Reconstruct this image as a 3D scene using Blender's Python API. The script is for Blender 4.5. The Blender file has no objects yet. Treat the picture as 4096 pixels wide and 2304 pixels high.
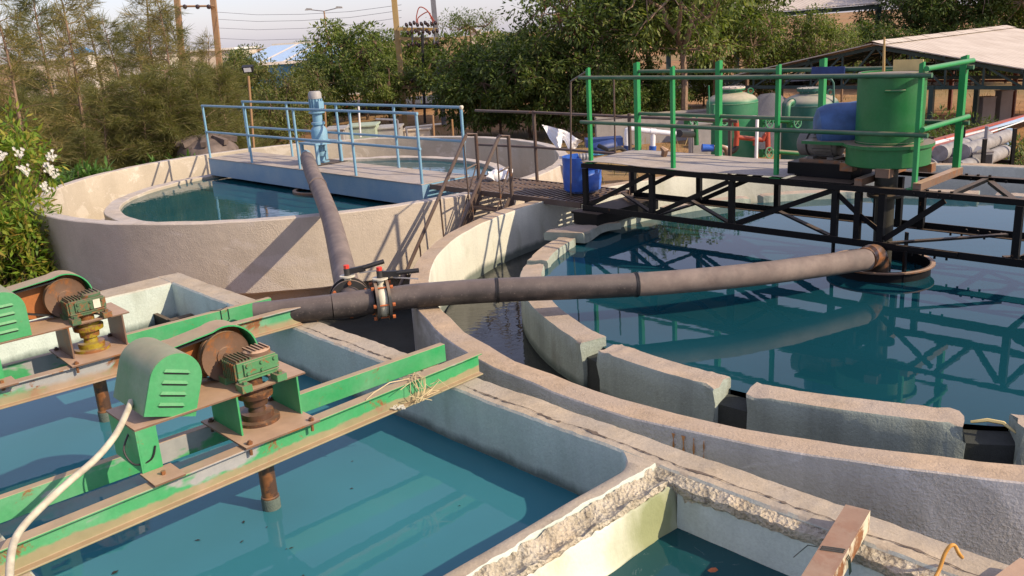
import bpy, math, random
from mathutils import Vector, Matrix, noise
R_ = math.radians
sc = bpy.context.scene
COL = sc.collection
H = 2.1                                   # eye height above the tank rims (rims are z = 0)
GZ = -1.5                                 # ground level
F, PITCH, ROLL = 3552.5, 0.28296233, -0.06175167
K = 4096/2576.
_f = Vector((0, math.cos(PITCH), -math.sin(PITCH)))
_u = Vector((0, math.sin(PITCH), math.cos(PITCH)))
_r = Vector((1, 0, 0))
CR = math.cos(ROLL)*_r + math.sin(ROLL)*_u
CU = -math.sin(ROLL)*_r + math.cos(ROLL)*_u
CF = _f

def ray(x, y):
    a = (x*K-2048)/F; b = -(y*K-1152)/F
    return CR*a + CU*b + CF
def at(x, y, z=0.0):
    """point of the horizontal plane z seen at a spot of the survey photo"""
    d = ray(x, y); t = (z-H)/d.z
    return Vector((d.x*t, d.y*t, z))
def gx(x, Y, z):
    k = (x*K-2048)/F
    b = CR-CF*k                         # dot(b, P) = 0
    return (-(b.y*Y)-(b.z*(z-H)))/b.x
def pt(x, y, Y):
    d = ray(x, y); t = Y/d.y
    return Vector((d.x*t, Y, H+d.z*t))
def rise(P, x, y):
    d = ray(x, y); t = (d.x*P[0]+d.y*P[1])/(d.x*d.x+d.y*d.y)
    return H+d.z*t

# ------------------------------------------------------------------ mesh builder
class MB:
    def __init__(s, frame=None):
        s.v = []; s.f = []; s.s = []; s.m = []; s.frame = frame or Matrix.Identity(4); s.mi = 0
    def add(s, vs, fs, smooth=False):
        o = len(s.v); s.v += [Vector(p) for p in vs]
        for f in fs:
            s.f.append([i+o for i in f]); s.s.append(smooth); s.m.append(s.mi)
        return s
    def box(s, x0, x1, y0, y1, z0, z1):
        vs = [(x, y, z) for z in (z0, z1) for y in (y0, y1) for x in (x0, x1)]
        return s.add(vs, [(0,2,3,1),(4,5,7,6),(0,1,5,4),(2,6,7,3),(0,4,6,2),(1,3,7,5)])
    def bar(s, p, q, w, h, up=(0, 0, 1)):
        p = Vector(p); q = Vector(q); d = (q-p).normalized(); up = Vector(up)
        if abs(d.dot(up)) > .98: up = Vector((1, 0, 0))
        a = d.cross(up).normalized()*w/2; b = a.cross(d).normalized()*h/2
        vs = [c+i*a+j*b for c in (p, q) for j in (-1, 1) for i in (-1, 1)]
        return s.add(vs, [(0,1,3,2),(4,6,7,5),(0,4,5,1),(2,3,7,6),(0,2,6,4),(1,5,7,3)])
    def angle(s, p, q, w, t=.008, up=(0, 0, 1), flip=1):
        """steel angle: two thin legs"""
        p = Vector(p); q = Vector(q); d = (q-p).normalized(); up = Vector(up)
        if abs(d.dot(up)) > .98: up = Vector((0, 1, 0))
        a = d.cross(up).normalized(); b = a.cross(d).normalized()
        s.bar(p+a*flip*w/2, q+a*flip*w/2, w, t, b)
        s.bar(p+b*w/2, q+b*w/2, t, w-t-.002, b)
        return s
    def tube(s, pts, r, n=8, cap=True, smooth=True):
        pts = [Vector(p) for p in pts]; m = len(pts)
        rs = r if isinstance(r, (list, tuple)) else [r]*m
        o = len(s.v); N = None; vs = []
        for i, p in enumerate(pts):
            d = (pts[min(i+1, m-1)]-pts[max(i-1, 0)]).normalized()
            if N is None:
                N = d.orthogonal().normalized()
            else:
                N = (N-d*N.dot(d)).normalized()
            B = d.cross(N)
            for k in range(n):
                a = 2*math.pi*k/n
                vs.append(p+(N*math.cos(a)+B*math.sin(a))*rs[i])
        fs = [(i*n+k, i*n+(k+1) % n, (i+1)*n+(k+1) % n, (i+1)*n+k) for i in range(m-1) for k in range(n)]
        s.add(vs, fs, smooth)
        if cap:
            s.add([], []); s.f.append([o+k for k in range(n)][::-1]); s.s.append(False); s.m.append(s.mi)
            s.f.append([o+(m-1)*n+k for k in range(n)]); s.s.append(False); s.m.append(s.mi)
        return s
    def lathe(s, prof, n=24, c=(0, 0, 0), ax=(0, 0, 1), a0=0, a1=2*math.pi, smooth=True, jit=0, closed=False, rough=None):
        ax = Vector(ax).normalized()
        e1 = Vector((1, 0, 0)) if abs(ax.x) < .9 else Vector((0, 1, 0))
        e1 = (e1-ax*e1.dot(ax)).normalized(); e2 = ax.cross(e1); c = Vector(c)
        full = abs(a1-a0-2*math.pi) < 1e-6
        cols = n if full else n+1; m = len(prof); vs = []
        for k in range(cols):
            a = a0+(a1-a0)*k/n
            for (r, z) in prof:
                p = c+(e1*math.cos(a)+e2*math.sin(a))*r+ax*z
                if jit:
                    j = noise.noise_vector(p*2.3)*jit+noise.noise_vector(p*9)*jit*.4
                    p = p+Vector((j.x, j.y, j.z*.8))
                if rough:
                    p = rough(p, a)
                vs.append(p)
        fs = []
        mm = m if closed else m-1
        for k in range(n):
            k2 = (k+1) % cols
            for i in range(mm):
                i2 = (i+1) % m
                fs.append((k*m+i, k2*m+i, k2*m+i2, k*m+i2))
        s.add(vs, fs, smooth)
        if closed and not full:
            o = len(s.v)-len(vs)
            s.f.append([o+i for i in range(m)]); s.s.append(False); s.m.append(s.mi)
            s.f.append([o+(cols-1)*m+i for i in range(m)][::-1]); s.s.append(False); s.m.append(s.mi)
        return s
    def cyl(s, p, q, r, n=16, r2=None):
        return s.tube([p, q], [r, r if r2 is None else r2], n)
    def prism(s, poly, o, ex, ey, ez, smooth=False):
        """2D outline poly spanned by ex, ey at o, extruded by ez"""
        o = Vector(o); ex = Vector(ex); ey = Vector(ey); ez = Vector(ez); n = len(poly)
        vs = [o+ex*a+ey*b for a, b in poly]+[o+ex*a+ey*b+ez for a, b in poly]
        fs = [tuple(range(n))[::-1], tuple(range(n, 2*n))]+[(i, (i+1) % n, n+(i+1) % n, n+i) for i in range(n)]
        return s.add(vs, fs, smooth)
    def build(s, name, mat, parent=None, bevel=0, autosmooth=True):
        me = bpy.data.meshes.new(name)
        M = s.frame
        if parent is not None:
            M = root_matrix(parent).inverted() @ M
        me.from_pydata([M @ p for p in s.v], [], s.f)
        me.polygons.foreach_set('use_smooth', s.s)
        mats = mat if isinstance(mat, (list, tuple)) else [mat]
        for m in mats: me.materials.append(m)
        if len(mats) > 1: me.polygons.foreach_set('material_index', s.m)
        me.update()
        if any(s.s): me.set_sharp_from_angle(angle=R_(38))
        o = bpy.data.objects.new(name, me); COL.objects.link(o)
        if parent is not None: o.parent = parent
        if bevel:
            b = o.modifiers.new('Bevel', 'BEVEL'); b.width = bevel; b.segments = 1; b.limit_method = 'ANGLE'
        return o

def root_matrix(o):
    while o.parent: o = o.parent
    return Matrix.Translation(o.location) @ o.rotation_euler.to_matrix().to_4x4() @ Matrix.Diagonal((*o.scale, 1))
def tag(o, label, cat, group=None):
    o['label'] = label; o['category'] = cat
    if group: o['group'] = group
    return o
def thing(name, label, cat, loc=(0, 0, 0), rz=0.0, group=None):
    o = bpy.data.objects.new(name, None); COL.objects.link(o)
    o.location = loc; o.rotation_euler = (0, 0, rz); o.empty_display_size = .1
    return tag(o, label, cat, group)
def frame(loc, rz):
    return Matrix.Translation(Vector(loc)) @ Matrix.Rotation(rz, 4, 'Z')
def kind(o, k): o['kind'] = k; return o
def dup(src, loc, rz=0.0, scale=None, label=None, group=None):
    r = src.copy(); COL.objects.link(r); r.location = loc; r.rotation_euler = (0, 0, rz)
    if scale: r.scale = scale if isinstance(scale, tuple) else (scale,)*3
    if label: r['label'] = label
    if group: r['group'] = group
    for ch in list(src.children):
        c = ch.copy(); COL.objects.link(c); c.parent = r
        for g in list(ch.children):
            d = g.copy(); COL.objects.link(d); d.parent = c
    return r

# ------------------------------------------------------------------ materials
class NT:
    def __init__(s, name):
        s.m = bpy.data.materials.new(name); s.m.use_nodes = True
        s.t = s.m.node_tree; s.t.nodes.clear()
        s.out = s.n('ShaderNodeOutputMaterial'); s.tc = s.n('ShaderNodeTexCoord'); s.geo = s.n('ShaderNodeNewGeometry')
    def n(s, typ, **kw):
        nd = s.t.nodes.new(typ)
        for k, v in kw.items():
            if hasattr(nd, k) and not k.startswith('i_'): setattr(nd, k, v)
        return nd
    def l(s, a, b): s.t.links.new(a, b)
    def noise(s, scale, detail=4, rough=.55, vec=None, stretch=None, dist=0):
        nd = s.n('ShaderNodeTexNoise'); nd.inputs['Scale'].default_value = scale
        nd.inputs['Detail'].default_value = detail; nd.inputs['Roughness'].default_value = rough
        nd.inputs['Distortion'].default_value = dist
        v = vec or s.tc.outputs['Object']
        if stretch:
            mp = s.n('ShaderNodeMapping'); mp.inputs['Scale'].default_value = stretch
            s.l(v, mp.inputs['Vector']); v = mp.outputs['Vector']
        s.l(v, nd.inputs['Vector']); return nd.outputs['Fac']
    def ramp(s, fac, stops):
        nd = s.n('ShaderNodeValToRGB'); e = nd.color_ramp.elements
        while len(e) < len(stops): e.new(.5)
        for i, (p, c) in enumerate(stops):
            e[i].position = p; e[i].color = (c, c, c, 1) if isinstance(c, (int, float)) else (*c, 1)
        s.l(fac, nd.inputs['Fac']); return nd.outputs['Color']
    def mix(s, fac, a, b, mode='MIX'):
        nd = s.n('ShaderNodeMix'); nd.data_type = 'RGBA'; nd.blend_type = mode
        for i, v in ((0, fac), (6, a), (7, b)):
            if isinstance(v, (int, float)): nd.inputs[i].default_value = v
            elif isinstance(v, (tuple, list)): nd.inputs[i].default_value = (*v, 1)
            else: s.l(v, nd.inputs[i])
        return nd.outputs[2]
    def math(s, op, a, b=0.0, clamp=False):
        nd = s.n('ShaderNodeMath'); nd.operation = op; nd.use_clamp = clamp
        for i, v in enumerate((a, b)):
            if isinstance(v, (int, float)): nd.inputs[i].default_value = v
            else: s.l(v, nd.inputs[i])
        return nd.outputs[0]
    def sep(s, v):
        nd = s.n('ShaderNodeSeparateXYZ'); s.l(v, nd.inputs[0]); return nd.outputs
    def upness(s, lo=.55, hi=.9):
        return s.ramp(s.sep(s.geo.outputs['Normal'])[2], [(lo, 0.0), (hi, 1.0)])
    def bsdf(s, col, rough=.7, metal=0.0, bump=None, bstr=.3, bdist=.01, spec=.5, **kw):
        b = s.n('ShaderNodeBsdfPrincipled')
        for k, v in (('Base Color', col), ('Roughness', rough), ('Metallic', metal), ('Specular IOR Level', spec)):
            if isinstance(v, (int, float)): b.inputs[k].default_value = v
            elif isinstance(v, (tuple, list)): b.inputs[k].default_value = (*v, 1)
            else: s.l(v, b.inputs[k])
        for k, v in kw.items(): b.inputs[k].default_value = v
        if bump is not None:
            bn = s.n('ShaderNodeBump'); bn.inputs['Strength'].default_value = bstr; bn.inputs['Distance'].default_value = bdist
            s.l(bump, bn.inputs['Height']); s.l(bn.outputs[0], b.inputs['Normal'])
        s.l(b.outputs[0], s.out.inputs['Surface']); return b

def sc3(c, k): return tuple(min(1, x*k) for x in c)
def concrete(name, col, top=None, grain=.5, cast=0, tide=None, blot=(.78, 1.15), streak=.25, patch=None, patchcol=None, scale=1.3, stain=None):
    t = NT(name)
    n1 = t.noise(scale, 8, .62)
    c = t.ramp(n1, [(.3, sc3(col, blot[0])), (.52, col), (.75, sc3(col, blot[1]))])
    if streak:
        st = t.ramp(t.noise(3.2, 5, .6, stretch=(1.6, 1.6, .12)), [(.48, 0.0), (.68, 1.0)])
        c = t.mix(t.math('MULTIPLY', st, streak), c, sc3(col, .5))
    if patchcol:
        pf = t.ramp(t.noise(patch or 1.1, 6, .7, dist=.6, stretch=(1, 1, 1.6)), [(.54, 0.0), (.60, 1.0)])
        c = t.mix(t.math('MULTIPLY', pf, .7), c, patchcol)
    if stain:
        sf = t.ramp(t.noise(1.7, 4, .6, stretch=(1.3, 1.3, .5)), [(.56, 0.0), (.72, 1.0)])
        c = t.mix(t.math('MULTIPLY', sf, .6), c, stain)
    if top:
        tn = t.mix(t.ramp(t.noise(5, 7, .7), [(.32, 0.0), (.68, 1.0)]), sc3(top, .72), sc3(top, 1.12))
        tn = t.mix(t.ramp(t.noise(1.4, 5, .65), [(.42, 0.0), (.62, .75)]), tn, (top[0]*.86, top[1]*.93, top[2]*1.08))
        tn = t.mix(t.ramp(t.noise(17, 5, .7), [(.30, .7), (.40, 0.0)]), tn, sc3(top, .5))
        spk = t.ramp(t.noise(38, 3, .6), [(.66, 0.0), (.72, 1.0)])
        tn = t.mix(t.math('MULTIPLY', spk, .5), tn, sc3(top, 1.45))
        c = t.mix(t.upness(.6, .85), c, tn)
    if tide:
        zz = t.math('ADD', t.sep(t.tc.outputs['Object'])[2], t.math('MULTIPLY', t.noise(7, 6, .7, stretch=(1, 1, .3)), -.09))
        c = t.mix(t.math('MULTIPLY', t.ramp(t.math('SUBTRACT', zz, tide-.5), [(.47, 1.0), (.50, .55), (.53, 0.0)]), .85), c, (.085, .115, .10))
    g = t.noise(60, 4, .7)
    c = t.mix(.35, c, t.ramp(g, [(.3, .55), (.7, 1.0)]), 'MULTIPLY')
    big = t.noise(7, 5, .6)
    hgt = t.math('ADD', t.math('MULTIPLY', g, .6), t.math('MULTIPLY', big, 1.2))
    if cast: hgt = t.math('ADD', hgt, t.math('MULTIPLY', t.math('MULTIPLY', t.ramp(t.noise(62, 3, .5), [(.45, 0.0), (.65, 1.0)]), t.ramp(t.noise(1.1, 4, .6), [(.42, .15), (.62, 1.0)])), t.math('MULTIPLY', t.math('SUBTRACT', 1.0, t.upness(.3, .7)), cast)))
    t.bsdf(c, .9, bump=hgt, bstr=grain, bdist=.012, spec=.25)
    return t.m

def painted(name, col, dust=.8, rust=.15, bare=0.0, rough=.5, dustcol=(.30, .215, .15), fade=.25, scale=5, metal=0.0, spec=.4, low=0):
    t = NT(name)
    c = t.mix(t.ramp(t.noise(2.2, 6, .6), [(.35, 0.0), (.7, 1.0)]), col, t.mix(fade, col, (.5, .55, .5)))
    fine = t.noise(45, 3, .6)
    c = t.mix(.4, c, t.ramp(fine, [(.3, .7), (.7, 1.0)]), 'MULTIPLY')
    if bare:
        bf = t.ramp(t.noise(scale*.45, 5, .6, stretch=(.5, 1, 1)), [(.60-bare*.2, 0.0), (.63-bare*.2, 1.0)])
        c = t.mix(bf, c, t.mix(t.noise(14, 5, .7), (.22, .23, .24), (.40, .40, .39)))
    if rust:
        rf = t.ramp(t.noise(scale, 8, .72, dist=.4), [(.70-rust*.35, 0.0), (.76-rust*.35, 1.0)])
        rc = t.mix(t.noise(22, 4), (.10, .035, .015), (.34, .15, .055))
        c = t.mix(rf, c, rc)
    if dust:
        df = t.math('MULTIPLY', t.upness(.35, .8), t.ramp(t.noise(6, 6, .7), [(.2, .75), (.55, 1.0)]))
        dc = t.mix(t.noise(9, 5, .6), sc3(dustcol, .75), sc3(dustcol, 1.3))
        c = t.mix(t.math('MULTIPLY', df, dust), c, dc)
    if low:
        zz = t.math('ADD', t.sep(t.tc.outputs['Object'])[2], t.math('MULTIPLY', t.noise(4, 6, .7, stretch=(.6, 1, 1)), -.10))
        c = t.mix(t.math('MULTIPLY', t.ramp(zz, [(0.0, 1.0), (max(.001, low), 0.0)]), .8), c, t.mix(t.noise(9, 5, .6), sc3(dustcol, .6), sc3(dustcol, 1.1)))
    t.bsdf(c, rough, metal, bump=t.math('ADD', fine, t.noise(12, 4)), bstr=.25, bdist=.003, spec=spec)
    return t.m

def flat(name, col, rough=.6, var=.25, scale=8, metal=0.0, bstr=.15, spec=.4, **kw):
    t = NT(name)
    n = t.noise(scale, 5, .6)
    c = t.ramp(n, [(.3, sc3(col, 1-var)), (.7, sc3(col, 1+var))])
    t.bsdf(c, rough, metal, bump=n, bstr=bstr, bdist=.004, spec=spec, **kw)
    return t.m

def water(name, col, ripple=.03, rscale=9, scum=0.0, rough=.02):
    t = NT(name)
    c = t.mix(t.ramp(t.noise(.9, 3, .5), [(.3, 0.0), (.7, 1.0)]), sc3(col, .9), sc3(col, 1.1))
    if scum:
        sf = t.ramp(t.noise(7, 7, .75, dist=1.2), [(.62, 0.0), (.74, 1.0)])
        c = t.mix(t.math('MULTIPLY', sf, scum), c, (.35, .42, .42))
    w = t.math('ADD', t.noise(rscale, 2, .4, stretch=(1, 1.6, 1)), t.math('MULTIPLY', t.noise(rscale*.22, 2, .4), 2.0))
    t.bsdf(c, rough, 0, bump=w, bstr=ripple, bdist=.05, spec=.5, IOR=1.333)
    return t.m

def leafmat(name, cols, trans=.3, rough=.55):
    t = NT(name)
    oi = t.n('ShaderNodeObjectInfo')
    fac = t.math('ADD', t.math('MULTIPLY', t.geo.outputs['Random Per Island'], .82), t.math('MULTIPLY', oi.outputs['Random'], .18))
    n = len(cols)
    c = t.ramp(fac, [(i/(n-1), k) for i, k in enumerate(cols)])
    b = t.n('ShaderNodeBsdfPrincipled'); t.l(c, b.inputs['Base Color']); b.inputs['Roughness'].default_value = rough
    b.inputs['Specular IOR Level'].default_value = .25
    tr = t.n('ShaderNodeBsdfTranslucent'); t.l(t.mix(.5, c, (.35, .42, .05), 'MIX'), tr.inputs['Color'])
    tr2 = t.mix(1.0, c, (1.5, 1.6, .7), 'MULTIPLY'); t.l(tr2, tr.inputs['Color'])
    mx = t.n('ShaderNodeMixShader'); mx.inputs[0].default_value = trans
    t.l(b.outputs[0], mx.inputs[1]); t.l(tr.outputs[0], mx.inputs[2]); t.l(mx.outputs[0], t.out.inputs['Surface'])
    return t.m

M = {}
M['conc_a'] = concrete('grey_plaster', (.54, .465, .375), top=(.54, .47, .40), streak=.12, blot=(.85, 1.1), grain=.6, cast=.35, patchcol=(.60, .53, .46), patch=.8)
M['conc_a_in'] = concrete('pale_plaster', (.48, .42, .33), top=(.54, .47, .40), streak=.05, patchcol=(.62, .56, .47), patch=1.6, blot=(.88, 1.08))
M['conc_b'] = concrete('weathered_concrete', (.47, .455, .44), top=(.50, .375, .255), grain=.8, cast=.5, streak=.3, patchcol=(.60, .59, .595), patch=1.1, stain=(.20, .17, .14))
M['conc_b_in'] = concrete('limewashed_concrete', (.60, .60, .51), tide=.97, top=(.50, .375, .255), streak=.15, stain=(.33, .33, .22), blot=(.9, 1.05))
M['conc_m'] = concrete('whitewashed_concrete', (.56, .63, .56), tide=1.135, top=(.48, .395, .285), streak=.18, blot=(.85, 1.08), stain=(.33, .36, .28))
M['conc_m_out'] = concrete('grey_tank_concrete', (.33, .31, .30), top=(.48, .395, .285), streak=.3)
M['conc_dark'] = concrete('wet_and_shade_concrete', (.05, .055, .05), streak=.3)  # wet weir sill and tank floor; also the painted shade in the trench
M['conc_wet'] = concrete('wet_green_concrete', (.10, .15, .14), streak=.3)
M['weir'] = concrete('weir_concrete', (.34, .39, .34), tide=.95, top=(.49, .385, .28), streak=.4, stain=(.16, .15, .11), grain=.8)
M['shaft'] = painted('dark_greasy_steel', (.03, .028, .02), dust=.3, rust=.25, fade=.03)
M['motor_grey'] = flat('dusty_motor_grey', (.15, .14, .13), .55, .3)
M['pole_brown'] = flat('red_brown_paint', (.13, .045, .03), .6, .3)
M['pale_green'] = flat('faded_pale_green', (.33, .40, .31), .8, .15)
M['green_chan'] = painted('channel_green_paint', (.028, .31, .10), dust=.95, rust=.26, bare=.10, fade=.25, dustcol=(.38, .265, .165))
M['crack'] = flat('dirty_crack', (.13, .10, .075), .95, .4)
M['streak'] = flat('rust_stain', (.34, .16, .06), .85, .3)
M['soil'] = None
M['green'] = painted('green_paint', (.022, .29, .085), dust=.9, rust=.10, fade=.16)
M['green_beam'] = painted('weathered_green_paint', (.028, .31, .10), dust=.95, rust=.30, bare=.12, fade=.2, dustcol=(.38, .265, .165), low=.010)
M['green_far'] = painted('rust_worn_green_paint', (.04, .30, .12), dust=.95, rust=.55, bare=.3, fade=.35, dustcol=(.38, .265, .165), low=.03)
M['green_drum'] = painted('bright_green_paint', (.006, .145, .035), dust=.9, rust=.0, fade=.06, rough=.45)
M['green_rail'] = painted('rail_green_paint', (.006, .25, .065), dust=.3, rust=.03, fade=.06, rough=.45)
M['green_tube'] = painted('tube_green_paint', (.010, .11, .045), dust=.5, rust=.08, fade=.15)
M['rusty'] = painted('dusty_rusty_steel', (.16, .09, .055), dust=.95, rust=.5, fade=.1, dustcol=(.43, .29, .19))
M['oily'] = painted('oily_rusty_iron', (.075, .035, .02), dust=.25, rust=.6, fade=.05, rough=.35)
M['gear_g'] = painted('greasy_green_paint', (.05, .21, .07), dust=.9, rust=.38, fade=.2, scale=14, dustcol=(.24, .165, .11))
M['gear_d'] = painted('grimy_green_paint', (.055, .12, .05), dust=.9, rust=.55, fade=.1, scale=12, dustcol=(.17, .12, .085))
M['yellow_iron'] = painted('greasy_yellow_paint', (.30, .23, .02), dust=.35, rust=.62, fade=.0, scale=12, rough=.3)
M['orange_guard'] = painted('orange_primer', (.36, .125, .035), dust=.2, rust=.2, fade=.1)
M['blue'] = painted('sky_blue_paint', (.16, .34, .48), dust=.25, rust=.03, fade=.2)
M['blue_beam'] = painted('blue_girder_paint', (.17, .31, .45), dust=.0, rust=.02, fade=.25)
M['deck_dust'] = concrete('dusty_deck', (.40, .34, .285), top=(.44, .375, .315), streak=0, grain=.3)
M['black_steel'] = painted('black_paint', (.006, .006, .007), dust=.5, rust=.10, fade=.006, rough=.55, dustcol=(.24, .18, .13), spec=.15)
M['brown_steel'] = painted('brown_rusted_steel', (.09, .055, .042), dust=.4, rust=.3, fade=.08, rough=.45)
M['hdpe'] = None
M['white_pvc'] = flat('white_plastic', (.72, .72, .74), .45, .08)
M['old_pvc'] = flat('dusty_white_plastic', (.25, .24, .235), .6, .3)
M['valve_white'] = flat('cream_enamel', (.62, .58, .46), .5, .2)
M['blk_plastic'] = flat('black_plastic', (.018, .018, .02), .45, .3)
M['flange'] = painted('dusty_black_flange', (.03, .028, .028), dust=.8, rust=.1, fade=.05)
M['red'] = flat('red_plastic', (.62, .05, .03), .5, .15)
M['rustbolt'] = flat('orange_rusted_bolt', (.42, .12, .04), .7, .4)
M['blue_plastic'] = flat('blue_plastic', (.025, .10, .42), .38, .25)
M['dblue_plastic'] = flat('faded_blue_plastic', (.045, .105, .25), .5, .35, scale=6)
M['navy'] = flat('navy_paint', (.02, .045, .16), .5, .3)
M['ltblue'] = flat('light_blue_paint', (.12, .42, .72), .5, .15)
M['cloth'] = flat('white_cloth', (.78, .77, .78), .9, .05)
M['filter1'] = painted('pale_green_vessel_paint', (.013, .18, .075), dust=.9, rust=.0, fade=.12, dustcol=(.45, .38, .27))
M['filter2'] = painted('teal_vessel_paint', (.008, .105, .078), dust=.85, rust=.0, fade=.1, dustcol=(.38, .33, .25))
M['red_pipe'] = painted('red_oxide_paint', (.36, .05, .02), dust=.3, rust=.05, fade=.05)
M['grey_box'] = flat('grey_sheet_metal', (.33, .32, .31), .55, .15)
M['roof'] = None
M['dark_green_steel'] = painted('dark_green_steel', (.02, .045, .04), dust=.2, rust=.1, fade=.05)
M['pole_yel'] = painted('yellowed_pole_paint', (.42, .27, .085), dust=.0, rust=.12, fade=.2)
M['pole_grey'] = flat('grey_steel', (.20, .20, .22), .5, .2)
M['pole_rust'] = painted('rust_brown_pole', (.33, .19, .09), dust=0, rust=.35, fade=.1)
M['insul'] = flat('brown_glaze', (.035, .02, .02), .25, .3)
M['bark'] = flat('brown_bark', (.13, .085, .055), .9, .4, scale=14, bstr=.6)
M['bark_l'] = flat('pale_bark', (.24, .16, .11), .9, .35, scale=14, bstr=.6)
M['bldg_w'] = flat('white_render', (.66, .62, .55), .8, .1)
M['bldg_c'] = flat('cream_render', (.55, .47, .37), .8, .15)
M['roof_b'] = flat('pale_blue_sheet', (.36, .50, .68), .5, .12)
M['roof_b2'] = flat('blue_sheet', (.06, .24, .48), .5, .12)
M['teal_sheet'] = flat('teal_sheet', (.05, .35, .38), .5, .12)
M['window'] = flat('dark_window', (.03, .035, .045), .2, .2)
M['brownplastic'] = flat('dusty_black_tank', (.13, .10, .085), .7, .4, scale=5)
M['asphalt'] = flat('asphalt', (.07, .065, .07), .85, .25)
M['straw'] = flat('dry_straw', (.52, .42, .24), .8, .25)
M['hose'] = flat('dusty_white_hose', (.47, .43, .33), .7, .25, scale=16)
M['orange_cord'] = flat('orange_plastic', (.55, .27, .05), .5, .2)
M['flower'] = flat('white_petals', (.82, .80, .70), .7, .08)
M['debris'] = flat('dark_leaf_litter', (.02, .02, .017), .7, .3)
M['cream_sheet'] = flat('cream_sheet', (.62, .50, .22), .6, .15)
M['cas'] = leafmat('casuarina_needles', [(.11, .11, .04), (.18, .165, .06), (.26, .21, .085), (.33, .26, .12)], .4)
M['cas_g'] = leafmat('green_casuarina_needles', [(.08, .095, .035), (.15, .155, .055), (.23, .20, .08)], .4)
M['olive'] = leafmat('olive_leaves', [(.05, .075, .02), (.09, .12, .03), (.15, .16, .045), (.19, .17, .07)], .3)
M['neem'] = leafmat('neem_leaves', [(.055, .085, .018), (.09, .135, .028), (.15, .19, .045), (.25, .26, .09)], .34)
M['neem_d'] = leafmat('dark_leaves', [(.035, .06, .014), (.065, .105, .024), (.105, .145, .038), (.19, .20, .07)], .32)
M['bush'] = leafmat('bright_bush_leaves', [(.06, .11, .012), (.12, .22, .025), (.20, .28, .035), (.30, .27, .05), (.22, .09, .03)], .35)
M['olea'] = leafmat('oleander_leaves', [(.04, .11, .02), (.08, .17, .03), (.12, .21, .05)], .3)
M['drygrass'] = leafmat('dry_grass', [(.20, .13, .06), (.33, .22, .10), (.16, .15, .05), (.10, .11, .03)], .2)
M['deadpod'] = leafmat('dry_pods', [(.10, .04, .02), (.18, .07, .035)], .2)
# ------------------------------------------------------------------ special materials
def _hdpe():
    t = NT('dusty_black_pipe')
    n = t.noise(7, 7, .68); sp = t.noise(55, 3, .7)
    c = t.ramp(n, [(.3, (.018, .015, .016)), (.55, (.045, .037, .036)), (.78, (.10, .08, .072))])
    c = t.mix(t.ramp(sp, [(.6, 0.0), (.75, .55)]), c, (.26, .22, .19))
    df = t.math('MULTIPLY', t.upness(.0, .95), t.ramp(t.noise(3, 6, .7), [(.25, .45), (.65, .95)]))
    c = t.mix(t.math('MULTIPLY', df, .7), c, (.20, .16, .14))
    t.bsdf(c, .5, bump=n, bstr=.1, bdist=.004, spec=.45); return t.m
M['hdpe'] = _hdpe()
def _hdpe2():
    t = NT('dust_covered_pipe')
    n = t.noise(5, 7, .68); ring = t.noise(9, 4, .6, stretch=(1, .3, 1))
    c = t.ramp(n, [(.3, (.13, .10, .09)), (.7, (.25, .20, .172))])
    c = t.mix(t.ramp(ring, [(.45, 0.0), (.7, .5)]), c, (.13, .11, .10))
    t.bsdf(c, .75, bump=n, bstr=.15, bdist=.004, spec=.3); return t.m
M['hdpe_dust'] = _hdpe2()
def _soil():
    t = NT('dry_soil')
    n = t.noise(.35, 9, .68); n2 = t.noise(2.5, 6, .7); n3 = t.noise(.06, 4, .5)
    c = t.ramp(n, [(.3, (.18, .095, .045)), (.5, (.36, .19, .085)), (.7, (.45, .27, .13))])
    c = t.mix(t.ramp(n2, [(.5, 0.0), (.68, .6)]), c, (.13, .105, .05))
    c = t.mix(t.ramp(n3, [(.45, 0.0), (.6, .6)]), c, (.20, .17, .08))
    t.bsdf(c, .95, bump=t.math('ADD', n2, n), bstr=.8, bdist=.06, spec=.2); return t.m
M['soil'] = _soil()
def _roof():
    t = NT('ribbed_roof_sheet')
    s = t.sep(t.tc.outputs['Object'])
    w = t.math('SINE', t.math('MULTIPLY', s[0], 38.0))
    n = t.noise(1.2, 6, .65)
    c = t.ramp(n, [(.3, (.46, .39, .32)), (.7, (.60, .53, .45))])
    c = t.mix(t.ramp(t.noise(2.4, 5, .6, stretch=(3, .2, 1)), [(.5, 0.0), (.7, .35)]), c, (.34, .27, .21))
    t.bsdf(c, .7, bump=w, bstr=.5, bdist=.012, spec=.3); return t.m
M['roof'] = _roof()
def _spall():
    t = NT('broken_aggregate')
    v = t.n('ShaderNodeTexVoronoi'); v.inputs['Scale'].default_value = 52; t.l(t.tc.outputs['Object'], v.inputs['Vector'])
    n = t.noise(9, 7, .7)
    c = t.ramp(n, [(.3, (.36, .31, .22)), (.5, (.58, .52, .40)), (.7, (.66, .62, .52))])
    c = t.mix(t.ramp(t.noise(30, 5, .75), [(.36, .75), (.46, 0.0)]), c, (.17, .145, .11))
    c = t.mix(t.ramp(t.noise(2.2, 4, .6), [(.5, 0.0), (.7, .45)]), c, (.62, .45, .27))
    h = t.math('ADD', v.outputs['Distance'], t.math('MULTIPLY', t.noise(26, 6, .7), 1.6))
    t.bsdf(c, .95, bump=h, bstr=1.0, bdist=.02, spec=.2); return t.m
M['spall'] = _spall()
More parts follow.
